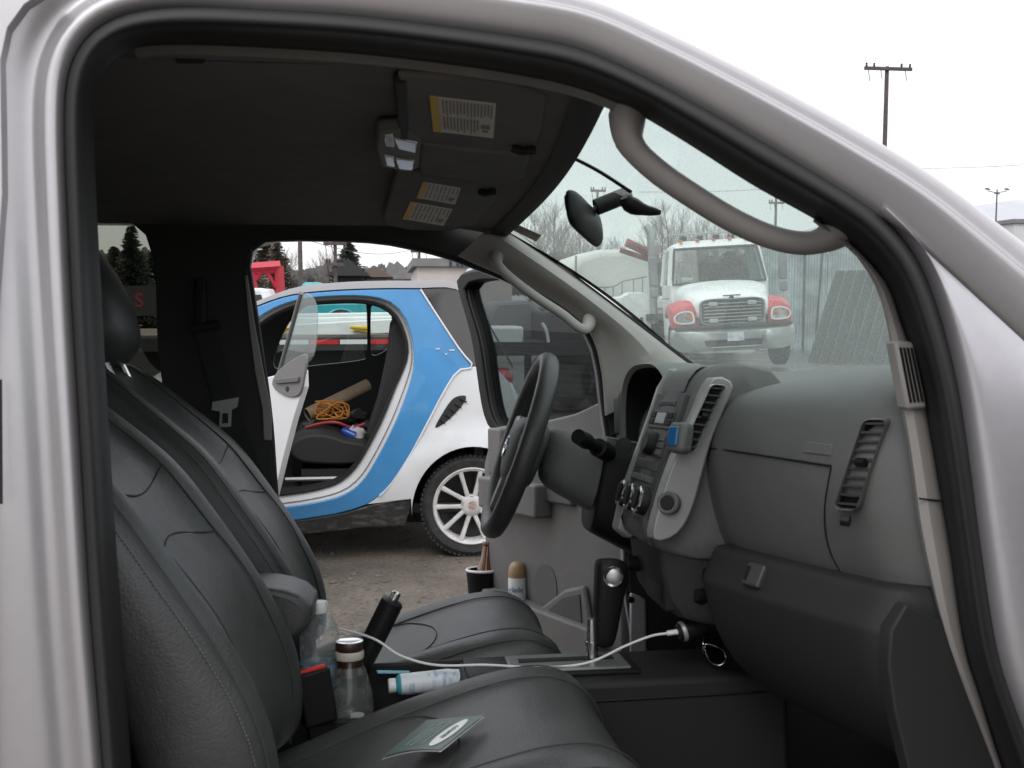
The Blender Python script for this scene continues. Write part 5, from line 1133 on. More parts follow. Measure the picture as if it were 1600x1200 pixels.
# fenders, headlights
for s in (-1, 1):
    rg = []
    for y, x0_, x1_, zt, zb in ((.12, .70, 1.12, 1.22, .90), (.17, .69, 1.17, 1.32, .88), (.35, .70, 1.2, 1.40, .86), (.62, .75, 1.22, 1.42, 1.12), (.95, .85, 1.22, 1.38, 1.18), (1.25, .9, 1.20, 1.25, 1.05)):
        rg.append([V((s*x, y, z)) for x, z in ((x0_, zb), (x0_, lerp(zb, zt, .8)), (x0_+.08, zt), (lerp(x0_, x1_, .6), zt-.02), (x1_-.03, lerp(zb, zt, .72)), (x1_, lerp(zb, zt, .3)), (x1_-.01, zb))])
    fe = lo(B().loft(rg), 'fender', lr, bevel=.02)
    hp = spline([(.76,.97),(.755,1.11),(.80,1.19),(.98,1.20),(1.13,1.12),(1.15,1.04),(1.10,.97),(.93,.945)], 30, True); hi = [V((.95+(p.x-.95)*.86, 1.07+(p.y-1.07)*.80)) for p in hp]
    yy = lambda a: .10+.10*max(0, a-.8)**1.2+.06*max(0, a-1.0)
    lo(B().panel([[tuple(p) for p in hp], [tuple(p) for p in hi]], .1, lambda a, c, t: V((s*a, yy(a)-.03+.06*t, c))), 'headlight_bezel', lw, fe)
    lo(B().panel([[tuple(p) for p in hp]], .1, lambda a, c, t: V((s*a, yy(a)-.005+.05*t, c))), 'headlight', mat('headlamp', (.42, .44, .44), .15, .5, var=.3, vscale=14) if 'headlamp' not in MAT else MAT['headlamp'], fe)
    lo(B().lathe([(.045, 0), (.045, .01), (0, .02)], 14, M.Translation((s*.86, yy(.86)-.02, 1.08)) @ M.Rotation(R(90), 4, 'X')), 'turn_signal', amb, fe)
    m = M.Translation((s*1.02, .72, .50)) @ M.Rotation(R(90*s), 4, 'Y')
    wl = lo(B().lathe([(.28, -.14), (.44, -.14), (.49, -.10), (.50, 0), (.49, .10), (.44, .14), (.29, .14), (.27, .10)], 40, m, cap=False), 'wheel', MAT['tyre'])
    lo(B().lathe([(.28, .12), (.27, .05), (.18, .02), (.12, .10), (0, .11)], 30, m), 'rim', lgrey, wl)
    lo(B().lathe([(.28, -.12), (.2, -.05), (0, -.05)], 30, m), 'inner_rim', ldk, wl)
# cab
W0 = 1.03
def cab_sec(z):
    f = interp([(.9, 1.45), (1.74, 1.50), (2.50, 1.86), (2.62, 2.05)], z); w = interp([(.9, 1.04), (1.75, 1.05), (2.5, .93), (2.60, .86), (2.66, .70)], z)
    return [V((x, y, z)) for x, y in ((-w, f+.10), (-w+.05, f+.02), (-w*.5, f-.03), (0, f-.05), (w*.5, f-.03), (w-.05, f+.02), (w, f+.10), (w, 2.95), (-w, 2.95))]
cabo = lo(B().loft([cab_sec(z) for z in (.62, .9, 1.35, 1.745)]), 'cab_lower', lw, bevel=.02)
lo(B().loft([cab_sec(z) for z in (2.49, 2.56, 2.61, 2.66)]), 'cab_roof', lw, bevel=.03)
for s in (-1, 1):
    for (x, y), (x2, y2), r in ((( .96*s, 1.58), (.875*s, 1.93), .055), ((1.0*s, 2.85), (.9*s, 2.85), .09), ((1.02*s, 1.72), (.91*s, 1.98), .05)):
        lo(B().tube([V((x, y, 1.73)), V((x2, y2, 2.53))], r, 8), 'cab_pillar', lw, cabo)
    lo(B().loft([[V((s*x, y, z)) for x, y, z in ((1.04, 1.7, 1.74), (1.04, 2.85, 1.74), (.93, 2.85, 2.5), (.93, 1.98, 2.5))], [V((s*(x-.01), y, z)) for x, y, z in ((1.04, 1.7, 1.74), (1.04, 2.85, 1.74), (.93, 2.85, 2.5), (.93, 1.98, 2.5))]]), 'side_window', lglass, cabo)
wq = [[V((x*lerp(.97, .87, v), interp([(0, 1.50), (1, 1.86)], v)-.05*(1-x*x)-.012, lerp(1.75, 2.49, v))) for x in [-1+k/6 for k in range(13)]] for v in [k/6 for k in range(7)]]
lo(B().loft(wq, closed=False), 'windscreen', lglass, cabo)
brd = B(); e4 = wq[0] + [r[-1] for r in wq[1:]] + wq[-1][::-1][1:] + [r[0] for r in wq[::-1][1:-1]]
lo(B().tube(e4, .028, 6, closed=True), 'windscreen_seal', ldk, cabo)
lo(B().loft([[V((x, 2.93, z)) for x, z in ((-.9, 1.7), (.9, 1.7), (.9, 2.02), (-.9, 2.02))], [V((x, 2.96, z)) for x, z in ((-.9, 1.7), (.9, 1.7), (.9, 2.02), (-.9, 2.02))]]), 'cab_back', ldk, cabo)
lo(B().box((.1, 2.0, 1.72), (1.8, .5, .1)), 'dashboard', ldk, cabo, bevel=.03)
for x in (-.48, .45):
    lo(B().box((x, 2.6, 1.85), (.48, .16, .8)).box((x, 2.58, 2.32), (.26, .12, .2)), 'cab_seat', ldk, cabo, bevel=.05)
lo(B().tube([V((.45+.2*math.cos(a), 2.2+.05*math.sin(a), 1.86+.17*math.sin(a))) for a in [2*math.pi*k/20 for k in range(20)]], .016, 6, closed=True), 'steering_wheel', ldk, cabo)
for x in (-.45, .3): lo(B().tube([V((x-.3, 1.50, 1.79)), V((x+.25, 1.56, 1.86))], .012, 5), 'wiper', ldk, cabo)
lo(B().box((-.66, 1.53, 1.83), (.22, .01, .1)), 'windscreen_sticker', mat('sticker_pale', (.5, .7, .62), .5), cabo)
for x in (-.78, -.38, 0, .38, .78): lo(B().lathe([(.045, 0), (.04, .035), (.02, .05), (0, .052)], 12, M.Translation((x*.9, 2.02, 2.64))), 'marker_lamp', amb, cabo)
bar = lo(B().tube([V((-.95, 2.25, 2.82)), V((.95, 2.25, 2.82))], .018, 6), 'roof_rack_bar', lch)
for x in (-.8, -.4, 0, .4, .8): lo(B().tube([V((x, 2.25, 2.65)), V((x, 2.25, 2.82))], .012, 6), 'rack_post', lch, bar)
for x in (-.6, -.25, .1, .42): lo(B().box((x, 2.3, 2.73), (.14, .1, .10)), 'beacon', ldk, bar, bevel=.02)
# mirrors
for s in (-1, 1):
    mo_ = lo(B().box((s*1.36, 1.62, 2.05), (.17, .10, .62)), 'side_mirror', lgrey, bevel=.03)
    lo(B().box((s*1.36, 1.62, 1.60), (.17, .10, .22)), 'lower_mirror', lgrey, mo_, bevel=.03)
    lo(B().tube([V((s*1.0, 1.75, 2.42)), V((s*1.36, 1.62, 2.42)), V((s*1.36, 1.62, 1.46)), V((s*1.04, 1.66, 1.46))], .016, 6), 'mirror_bracket', lch, mo_)
# exhaust stack, tool boxes, deck, mast behind
ex = lo(B().tube([V((-1.22, 3.2, .9)), V((-1.22, 3.2, 2.7)), V((-1.22, 3.2, 2.95)), V((-1.30, 3.25, 3.12))], .085, 14), 'exhaust_stack', lch)
tb = [(-.42,.55),(-.46,1.0),(-.40,1.52),(-.2,1.64),(.1,1.62),(.25,1.5),(.28,.55)]
lo(B().loft([[V((-1.55+x, y, z)) for x, z in tb] for y in (3.3, 4.6)]), 'side_fairing', lw, bevel=.02)
lo(B().box((-2.0, 4.9, 1.05), (.7, 1.2, 1.0)), 'tool_box', lw, bevel=.03); lo(B().box((-2.25, 5.4, 1.40), (1.0, 1.4, .06)), 'box_lid', lw, bevel=.01)
for x in (-1.72, -1.5): lo(B().box((x, 3.29, .98), (.07, .02, .16)), 'box_latch', ldk)
lo(B().box((-.2, 5.5, 1.05), (2.4, 5.0, .14)), 'deck', ldk); lo(B().box((0, 4.5, .75), (.9, 6.5, .3)), 'chassis', ldk)
lo(B().box((0, 3.25, 1.6), (2.0, .08, 1.2)), 'headboard', ldk)
lo(B().tube([V((-1.1, 3.6, 2.45)), V((-1.75, 3.4, 2.78))], .10, 8).tube([V((-1.2, 3.6, 2.35)), V((-1.9, 3.5, 2.62))], .06, 8), 'crane_boom', mat('boom_red', (.26, .05, .05), .6, var=.2, vscale=4))
for x in (-.95, .95):
    m = M.Translation((x, 6.3, .5)) @ M.Rotation(R(90), 4, 'Y'); lo(B().lathe([(0, -.25), (.44, -.25), (.5, -.18), (.5, .18), (.44, .25), (0, .25)], 32, m), 'rear_wheel', MAT['tyre'])

# ================================================================== YARD
def at(b_, name, m, label, cat, group=None, **k): return tag(b_.out(name, m, **k), label, cat, group)
# corrugated fence
fen_m = mat('fence_steel', (.54, .59, .62), .55, .3, var=.28, vscale=1.6, detail=9)
fa, fb = W(1188, 470, 27), W(1800, 470, 24)
fence = thing('corrugated_fence', 'tall pale grey corrugated steel fence behind the work truck', 'fence', (fa.x, fa.y, 0))
fd = V((fb.x-fa.x, fb.y-fa.y, 0)); nP = 11
for k in range(nP):
    a = V((fa.x, fa.y, 0))+fd*(k/nP); c = V((fa.x, fa.y, 0))+fd*((k+.985)/nP); h = 2.75+.05*((k*7) % 3); off = V((0, .03*(k % 2), 0)); n_ = 48; top = []; bot = []
    for i in range(n_+1):
        p = lerp(a, c, i/n_) + off + V((0, (-.025 if (i//2) % 2 else .025), 0)); bot.append(p); top.append(p+V((0, 0, h)))
    B().loft([bot, top], closed=False).out('sheet_panel', fen_m, fence)
for k in range(nP+1):
    p = V((fa.x, fa.y+.12, 0))+fd*(k/nP); B().box(p+V((0, 0, 1.3)), (.10, .10, 2.6)).out('post', ldk, fence)
for i, px in enumerate((1256, 1275)): 
    p = W(px, 470, 25.9 if i else 26.2); 
    at(B().tube([V((p.x, p.y, 0)), V((p.x+.15*i, p.y, 2.7))], .03, 6), 'leaning_pipe', ldk, ('thin upright pipe left of the pair against the grey fence', 'thin tilted pipe right of the pair against the grey fence')[i], 'pipe')
# leaning mesh panels
mesh_m = mat('mesh_panel', (.045, .058, .054), .7, var=.25, vscale=25, bump=.6, bscale=40, bdist=.02); edge_m = mat('panel_edge', (.30, .35, .33), .5, .4)
wood_m = mat('lumber', (.30, .21, .13), .8, var=.2, vscale=10)
for k in range(9):
    b0 = W(1262+k*17, 556+k*1.0, 21.6-.12*k); b0.z = 0; dx = V((2.6, -.35, 0)); upx = V((.86, .60, 2.02))
    q = [b0, b0+dx, b0+dx+upx, b0+upx]; nn_ = dx.cross(upx).normalized()*.03
    t = thing('mesh_panel', ('first', 'second', 'third', 'fourth', 'fifth', 'sixth', 'seventh', 'eighth', 'last')[k]+' grey green framed panel from the left in the stack leaning by the fence', 'panel', b0, group='leaning panels by the fence')
    B().loft([q, [p+nn_ for p in q]]).out('sheet', mesh_m, t)
    B().tube([p+nn_*.5 for p in q], .014, 6, closed=True).out('frame', edge_m, t)
tq = W(1290, 418, 21.9); at(B().box((0, 0, 0), (1.9, .12, .05), M.Translation(b0 - dx*.15 + upx + V((.2, .1, .03))) @ M.Rotation(R(-7.7), 4, 'Z')), 'timber_plank', wood_m, 'brown plank along the top of the leaning panels', 'plank')
for k in range(4):
    p = W(1205+k*3, 376, 30); at(B().box(p+V((.3*k, 0, .14*k-.2)), (3.2, .2, .1)), 'lumber_beam', wood_m, ('lowest', 'second lowest', 'second highest', 'topmost')[k]+' brown beam of the lumber pile behind the truck cab', 'lumber', 'lumber pile behind the fence')
# pale tank building left of the work truck
tk = [(878,470),(880,425),(905,400),(935,390),(1000,388),(1024,388),(1024,500),(878,500)]
tkm = mat('tank_white', (.60, .60, .57), .6, var=.05, vscale=.6)
rg = []
for y, s in ((34, 1), (34.8, 1.0), (38, 1.0)): rg.append([V((W(x, p, 34).x, y, max(0, W(x, p, 34).z))) for x, p in tk])
tank = thing('storage_tank', 'large pale cream storage tank with sloping shoulder left of the work truck', 'tank', (W(950, 500, 34).x, 34, 0))
B().loft(rg).out('tank_shell', tkm, tank, bevel=.25, seg=4)
b = B(); rl = spline([W(x, y, 32.5) for x, y in ((925,447),(945,449),(962,446),(972,440),(990,436),(1010,432))], 24); B().tube(rl, .03, 6).out('hand_rail', lgrey, tank)
for x, y in ((925,447),(945,449),(958,447),(972,440),(990,436),(1004,433)): p = W(x, y, 32.5); B().tube([p, V((p.x, p.y, 0))], .02, 5).out('rail_post', lgrey, tank)
p = W(900, 400, 33.5); B().tube([V((p.x, p.y, 0)), p], .04, 6).out('stand_pipe', lgrey, tank)
# small white outbuilding edge at far right
bw = mat('building_white', (.6, .6, .6), .6, var=.05, vscale=1); bgm = mat('building_grey', (.20, .19, .19), .7, var=.1, vscale=2)
def building(name, label, px0, px1, ytop, Y, depth, mwall, mroof, roof_h=.0, wins=0, cat='building'):
    a, c = W(px0, ytop, Y), W(px1, ytop, Y); h = a.z; t = thing(name, label, cat, ((a.x+c.x)/2, Y, 0))
    B().box(((a.x+c.x)/2, Y+depth/2, h/2), (c.x-a.x, depth, h)).out('wall', mwall, t)
    if roof_h:
        e = .4; rr = [V((a.x-e, Y-e, h)), V((c.x+e, Y-e, h)), V((c.x+e, Y+depth+e, h)), V((a.x-e, Y+depth+e, h)), V((a.x-e, Y+depth/2, h+roof_h)), V((c.x+e, Y+depth/2, h+roof_h))]
        if depth > (c.x-a.x): rr[4] = V(((a.x+c.x)/2, Y-e, h+roof_h)); rr[5] = V(((a.x+c.x)/2, Y+depth+e, h+roof_h)); B().add(rr, [(0, 1, 4), (1, 2, 5, 4), (2, 3, 5), (3, 0, 4, 5), (0, 3, 2, 1)]).out('roof', mroof, t)
        else: B().add(rr, [(0, 1, 5, 4), (2, 3, 4, 5), (1, 2, 5), (3, 0, 4), (0, 3, 2, 1)]).out('roof', mroof, t)
    else: B().box(((a.x+c.x)/2, Y+depth/2, h+.1), (c.x-a.x+.3, depth+.3, .25)).out('roof', mroof, t)
    for k in range(wins):
        x = lerp(a.x, c.x, (k+.5)/wins); w_ = B().box((x, Y-.02, h*.55), (min(1.2, (c.x-a.x)/wins*.5), .06, h*.3)).out('window', bgm, t)
    return t
building('warehouse', 'pale flat roofed warehouse far beyond the pickup windshield pillar', 1585, 1720, 348, 60, 20, bw, bgm, 0, 3)
building('black_shed', 'small black gabled shed below the tall conifer', 523, 566, 431, 55, 4, mat('shed_black', (.02, .02, .022), .8), mat('shed_roof', (.03, .03, .032), .7), .9)
building('farm_house', 'white house with grey gable roof beyond the little car', 600, 642, 436, 75, 8, bw, bgm, 1.3, 2, 'house')
bld = building('depot', 'cream flat roofed depot with posts on its roof behind the little car', 652, 800, 415, 32, 8, mat('depot_cream', (.55, .50, .46), .7, var=.06, vscale=1), bgm, 0, 0)
for px in (704, 715, 722, 731, 741): p = W(px, 416, 31.8); B().tube([p, p+V((0, 0, .75))], .035, 5).out('roof_post', ldk, bld)
p0, p1 = W(704, 392, 31.8), W(745, 392, 31.8); B().tube([p0, p1], .02, 5).out('roof_rail', ldk, bld)
building('long_shed', 'low brown grey shed between the black shed and the house', 566, 604, 433, 62, 6, bgm, mat('brown_roof', (.16, .12, .10), .8), .7)
# red gooseneck frame
rm = mat('red_steel', (.42, .03, .05), .5)
gt = thing('red_gantry', 'red steel gooseneck frame beyond the bonnet of the little car', 'frame', (W(420, 460, 17).x, 17, 0))
def gb(x0_, y0_, x1_, y1_, r=.055, Y=17): B().tube([W(x0_, y0_, Y), W(x1_, y1_, Y)], r, 4).out('beam', rm, gt)
gb(380,420,438,416,.09); gb(436,416,438,458,.075); gb(392,420,396,452,.07); gb(398,440,412,420,.03); gb(415,422,432,450,.03); gb(380,428,436,424,.03); gb(340,452,345,418,.07); gb(330,422,380,420,.09); gb(343,418,343,520,.06)
b = B()
# ------------------------------------------------------------------ vehicles behind
def parked(name, label, px0, px1, ytop, Y, col, cat='car'):
    a, c = W(px0, ytop, Y), W(px1, ytop, Y); L = c.x-a.x; h = a.z; t = thing(name, label, cat, ((a.x+c.x)/2, Y, 0))
    pf = [(0, .35), (0, .62*h), (.05, .66*h), (.25, .70*h), (.38, h*.97), (.45, h), (.78, h), (.93, .70*h), (1, .66*h), (1, .35)]
    m_ = mat(name+'_paint', col, .35, coat=.3)
    B().loft([[V((a.x+u*L, y, z if abs(y-Y-.8) < .7 else z-.0)) for u, z in pf] for y in (Y, Y+1.6)]).out('body', m_, t, bevel=.08, seg=3)
    B().loft([[V((a.x+u*L, Y-.006, z)) for u, z in ((.30, .72*h), (.41, .94*h), (.76, .94*h), (.88, .72*h))], [V((a.x+u*L, Y+.02, z)) for u, z in ((.30, .72*h), (.41, .94*h), (.76, .94*h), (.88, .72*h))]]).out('window', ldk, t)
    for u in (.2, .8): B().lathe([(0, -.1), (.3, -.1), (.33, -.05), (.33, .05), (.3, .1), (0, .1)], 24, M.Translation((a.x+u*L, Y+.08, .33)) @ M.Rotation(R(90), 4, 'X')).out('wheel', MAT['tyre'], t)
parked('white_car', 'white car behind the red gantry', 330, 432, 450, 15, (.7, .7, .7))
parked('teal_car', 'teal car whose roof shows behind the little car roof', 440, 520, 441, 24, (.03, .30, .33))
t = thing('teal_truck', 'teal old truck with rounded wheel arch seen through the little car windows', 'truck', (W(540, 500, 13.5).x, 13.5, 0)); teal_p = mat('teal_paint', (.015, .30, .34), .35, coat=.4)
bx = [(470,500),(470,476),(490,470),(600,468),(620,480),(640,500),(640,545),(470,545)]
B().panel([[(W(x, y, 13.5).x, W(x, y, 13.5).z) for x, y in bx]], .2, lambda a, c, tt: V((a, 13.5+1.5*tt, c))).out('body', teal_p, t, bevel=.06)
ac = W(533, 505, 13.4); B().tube([V((ac.x+.22*math.cos(a), 13.45, ac.z+.16*math.sin(a))) for a in [math.pi*k/14 for k in range(15)]], .03, 8).out('arch_lip', teal_p, t); B().lathe([(0, 0), (.18, 0), (.2, .1), (0, .1)], 24, M.Translation((ac.x, 13.49, ac.z-.02)) @ M.Rotation(R(90), 4, 'X')).out('arch_shadow_tyre', MAT['tyre'], t)  # dark disc stands for tyre and shadow inside the arch
for x in (W(490,540,13.5).x, W(610,540,13.5).x): B().lathe([(0, -.1), (.32, -.1), (.34, .1), (0, .1)], 24, M.Translation((x, 13.5, .34)) @ M.Rotation(R(90), 4, 'X')).out('wheel', MAT['tyre'], t)
# flatbed trailer
YT = 10.2
tr_ = thing('flatbed_trailer', 'long dark flatbed trailer with red and white marker tape behind the little car', 'trailer', (W(560, 560, YT).x, YT, 0))
xa, xb = W(60, 530, YT).x, W(735, 530, YT).x; zt = W(500, 524, YT).z; zb2 = W(500, 541, YT).z
wdeck = mat('deck_wood', (.16, .125, .10), .8, var=.3, vscale=3, stretch=(.3, 3, 1)); tblk = mat('trailer_black', (.022, .022, .024), .55)
B().box(((xa+xb)/2, YT+1.15, zt-.02), (xb-xa, 2.3, .05)).out('deck', wdeck, tr_)
B().box(((xa+xb)/2, YT-.01, (zt+zb2)/2-.03), (xb-xa, .06, zt-zb2+.02)).out('side_rail', tblk, tr_)
B().box(((xa+xb)/2, YT+1.1, zb2-.2), (xb-xa-.4, .9, .26)).out('main_beam', tblk, tr_)
rd = mat('tape_red', (.5, .02, .02), .4); wt = mat('tape_white', (.65, .65, .65), .4)
x = W(460, 533, YT).x; k = 0
while x < W(700, 533, YT).x:
    B().box((x, YT-.043, (zt+zb2)/2-.01), (.275, .004, .045)).out('marker_tape', rd if k % 2 else wt, tr_); x += .29; k += 1
for x in (W(660,560,YT).x, W(700,560,YT).x, W(175,560,YT).x):
    B().lathe([(0, -.12), (.33, -.12), (.36, -.05), (.36, .05), (.33, .12), (0, .12)], 26, M.Translation((x, YT+.2, .37)) @ M.Rotation(R(90), 4, 'X')).out('wheel', MAT['tyre'], tr_)
for i, (x0_, y0_, x1_, y1_, dy, hh) in enumerate(((450,498,700,495,.5,.05), (430,507,700,502,.35,.06), (455,518,705,505,.2,.07), (470,515,640,515,.75,.05))):
    a, c = W(x0_, y0_, YT+dy), W(x1_, y1_, YT+dy); m_ = mat('beam_white', (.66, .68, .68), .45, var=.05) if 'beam_white' not in MAT else MAT['beam_white']
    b = B().loft([[p+V((0, u, v)) for u, v in ((-.06, -hh), (.06, -hh), (.06, hh), (-.06, hh))] for p in (a, lerp(a, c, .5)+V((0, 0, .004)), c)])
    at(b, 'white_beam', m_, ('rearmost thin', 'middle', 'sloping front', 'short lower')[i]+' white beam lying on the flatbed trailer', 'beam', 'white beams on the trailer', bevel=.01)
stm = mat('strap_yellow', (.62, .42, .03), .6)
for i, (px, py) in enumerate(((438, 516), (560, 515))):
    rnd = random.Random(i+9); pts = [W(px+rnd.uniform(-14, 16), py+rnd.uniform(-4, 3.5), YT+.1+rnd.uniform(-.05, .05)) for _ in range(16)]
    at(B().tube(spline(pts, 70), .014, 5), 'yellow_strap', stm, ('heap of yellow strap on the trailer seen past the open car door', 'heap of yellow strap on the trailer in the far car window')[i], 'strap')
# dark lowboy and chassis seen through the pickup door glass
YL = 12.2
ch_ = thing('chassis_truck', 'dark flatbed truck chassis with double wheels seen through the pickup door glass', 'truck', (W(850, 575, YL).x, YL, 0))
xa, xb = W(745, 540, YL).x, W(1010, 540, YL).x; z1 = W(800, 545, YL).z
B().box(((xa+xb)/2, YL+.9, z1), (xb-xa, 1.9, .16)).out('frame_deck', tblk, ch_)
B().box((W(792, 530, YL).x, YL+.3, W(792, 530, YL).z+.04), (.42, .5, .22)).out('tank', lw, ch_, bevel=.03)
B().box((W(905, 515, YL).x, YL+.9, W(905, 515, YL).z), (.75, 1.5, .42)).out('engine_block', tblk, ch_, bevel=.04)
cbx = [(765,490),(775,472),(830,470),(850,490),(850,540),(765,540)]
B().panel([[(W(x, y, YL+1.5).x, W(x, y, YL+1.5).z) for x, y in cbx]], .3, lambda a, c, tt: V((a, YL+1.5+1.5*tt, c))).out('cab', lgrey, ch_, bevel=.05)
for px in (880, 905, 955):
    x = W(px, 560, YL).x; B().lathe([(0, -.14), (.36, -.14), (.40, -.06), (.40, .06), (.36, .14), (.2, .14), (0, .08)], 28, M.Translation((x, YL+.2, .41)) @ M.Rotation(R(90), 4, 'X')).out('wheel', MAT['tyre'], ch_)
for px in (775, 830): x = W(px, 560, YL).x; B().box((x, YL+.3, z1/2), (.08, .08, z1)).out('landing_leg', tblk, ch_)
B().tube(spline([W(847,505,YL-.1), W(853,515,YL-.1), W(857,535,YL-.1)], 8), .02, 5).out('air_hose', lw, ch_)
# dark sign board with a red letter, behind the rear window
YB = 9.2
p = W(217, 470, YB); sgn = thing('sign_board', 'dark board with a red letter S beyond the pickup rear window', 'sign', (p.x, YB, 0))
B().box((p.x-.3, YB+.06, p.z), (1.7, .08, .26)).out('board', tblk, sgn); B().box((p.x-.9, YB+.08, p.z/2), (.08, .06, p.z)).out('leg', tblk, sgn); B().box((p.x+.4, YB+.08, p.z/2), (.08, .06, p.z)).out('leg', tblk, sgn)
text('lettering', 'S', .17, mat('sign_red', (.20, .025, .02), .6), sgn, I4, M.Translation((p.x, YB+.015, p.z)) @ M.Rotation(R(90), 4, 'X'), bold=.004)

# ================================================================== TREES
bark = mat('bark', (.11, .095, .085), .9, var=.2, vscale=6); needle = mat('hazed_needles', (.10, .115, .095), .8, var=.35, vscale=2.5, spec=.2); needle2 = mat('hazed_needles_brown', (.165, .138, .112), .85, var=.35, vscale=2, spec=.2)  # both needle colours lightened to paint in distance haze
def conifer(px, ytop, Y, wpx, label, m=needle, seed=1, group=None, dens=1.0, slim=1.0):
    rnd = random.Random(seed); top = W(px, ytop, Y); h = top.z; rad = wpx*.95*Y/1600; base = V((top.x, Y, 0)); t = thing('conifer_tree', label, 'tree', base, group=group)
    B().tube([base, base+V((0, 0, h*.5)), base+V((rnd.uniform(-.1, .1), 0, h))], [h*.018, h*.011, .02], 7).out('trunk', bark, t)
    b_ = B(); n = int(420*dens)
    for i in range(n):
        v = (i+rnd.random())/n; z = h*(.10+.90*v); L = rad*(1-v)**.85*rnd.uniform(.55, 1.12)+.12; a = rnd.uniform(0, 6.283); d = V((math.cos(a), math.sin(a), 0)); o = base+V((0, 0, z)); droop = rnd.uniform(-.05, .30)
        for j in range(5):
            u0 = .12+.2*j; c = o+d*(L*u0)+V((0, 0, -droop*L*u0*u0)); w = L*.22*(1.15-u0*.6)+.06; s = V((-d.y, d.x, 0)); q = rnd.uniform(-.3, .3)
            for q2 in (-1, 1):
                e = c+s*w*q2*rnd.uniform(.6, 1.2)+d*w*.7+V((0, 0, rnd.uniform(-.5, .1)*w)); b_.add([c-d*w*.45, c+d*w*.45+V((0, 0, w*.1)), e, c+s*w*.3*q2+V((0, 0, -w*.55))], [(0, 1, 2), (0, 2, 3)])
    b_.out('crown', m, t, smooth=False); return t
conifer(545, 373, 62, 54, 'dark green pointed conifer behind the black shed', seed=2)
conifer(432, 374, 58, 46, 'tall brownish conifer behind the red gantry', needle2, 3)
conifer(414, 360, 60, 50, 'brown conifer left of the tall one behind the red gantry', needle2, 31)
conifer(388, 380, 50, 50, 'brown conifer close to the pickup door pillar', needle2, 4)
conifer(205, 352, 48, 46, 'tallest dark conifer beyond the pickup rear window', needle, 5)
conifer(178, 385, 52, 55, 'dark conifer left of the tallest one in the rear window', needle2, 6)
conifer(240, 392, 50, 60, 'dark conifer right of the tallest one in the rear window', needle, 7)
conifer(140, 390, 52, 70, 'leftmost conifer of the row in the rear window', needle, 8)
conifer(272, 380, 54, 70, 'conifer of the rear window row next to the door pillar', needle2, 9)
conifer(683, 404, 95, 14, 'small round evergreen above the depot roof', needle, 10, dens=.5); conifer(664, 409, 95, 14, 'small pointed evergreen left of the round one above the depot', needle, 12, dens=.5)
twig = mat('bare_twigs', (.20, .18, .165), .9)
def bare(px, ytop, Y, label, seed, spread=.6, n0=11):
    rnd = random.Random(seed); top = W(px, ytop, Y); h = top.z; base = V((top.x, Y, 0)); t = thing('bare_tree', label, 'tree', base, group='bare winter trees')
    tips = []; b_ = B(); b2 = B()
    trunk = spline([base, base+V((rnd.uniform(-.2, .2), 0, h*.35)), base+V((rnd.uniform(-.3, .3), 0, h*.7)), base+V((rnd.uniform(-.3, .3), 0, h))], 10)
    b_.tube(trunk, [h*.016*(1-.92*k/9) for k in range(10)], 6); b_.out('trunk', bark, t)
    def br(p, d, L, r, lv):
        pts = [p]; q = p; dd_ = d.copy()
        for k in range(4):
            dd_ = (dd_+V((rnd.uniform(-.25, .25), rnd.uniform(-.25, .25), rnd.uniform(-.05, .25)))).normalized(); q = q+dd_*(L/4); pts.append(q)
        b2.tube(pts, [r*(1-.8*k/4) for k in range(5)], 3, cap=False)
        if lv < 2:
            for k in range(1, 5):
                for _ in range(2 if lv else 2):
                    nd = (dd_+V((rnd.uniform(-1, 1), rnd.uniform(-1, 1), rnd.uniform(-.2, .8)))*.8).normalized(); br(pts[k], nd, L*rnd.uniform(.4, .6), r*.55, lv+1)
    for k in range(n0*2):
        v = rnd.uniform(.22, .95); p = trunk[int(v*9)]; a = rnd.uniform(0, 6.28); d = V((math.cos(a), math.sin(a), rnd.uniform(.5, 1.3))).normalized(); br(p, d, h*spread*(1.05-v)*rnd.uniform(.6, 1.0)+.4, max(.012, h*.0065*(1.1-v)), 0)
    b2.out('crown', twig, t, smooth=False)
for i, (px, yt_, Y, lab) in enumerate(((862,318,50,'tallest bare tree left of the rear view mirror'),(832,335,48,'bare tree above the driver side windshield corner'),(886,350,52,'bare tree just behind the rear view mirror'),(905,362,56,'low bare tree beneath the rear view mirror'),(1040,318,58,'bare tree above the exhaust stack of the work truck'),(1028,345,54,'smaller bare tree left of the exhaust stack'),(1110,338,60,'bare tree above the truck windscreen'),(1135,325,62,'bare tree right of the truck roof lamps'),(1092,350,64,'lower bare tree over the truck roof'),(515,395,66,'pale bare tree left of the dark conifer'),(505,402,70,'pale bare tree left of the utility pole'),(452,395,60,'bare brown tree right of the tall brown conifer'),(930,375,60,'bare bush tree above the storage tank'),(965,378,62,'wide bare tree over the right end of the storage tank'))):
    bare(px, yt_, Y, lab, 20+i)
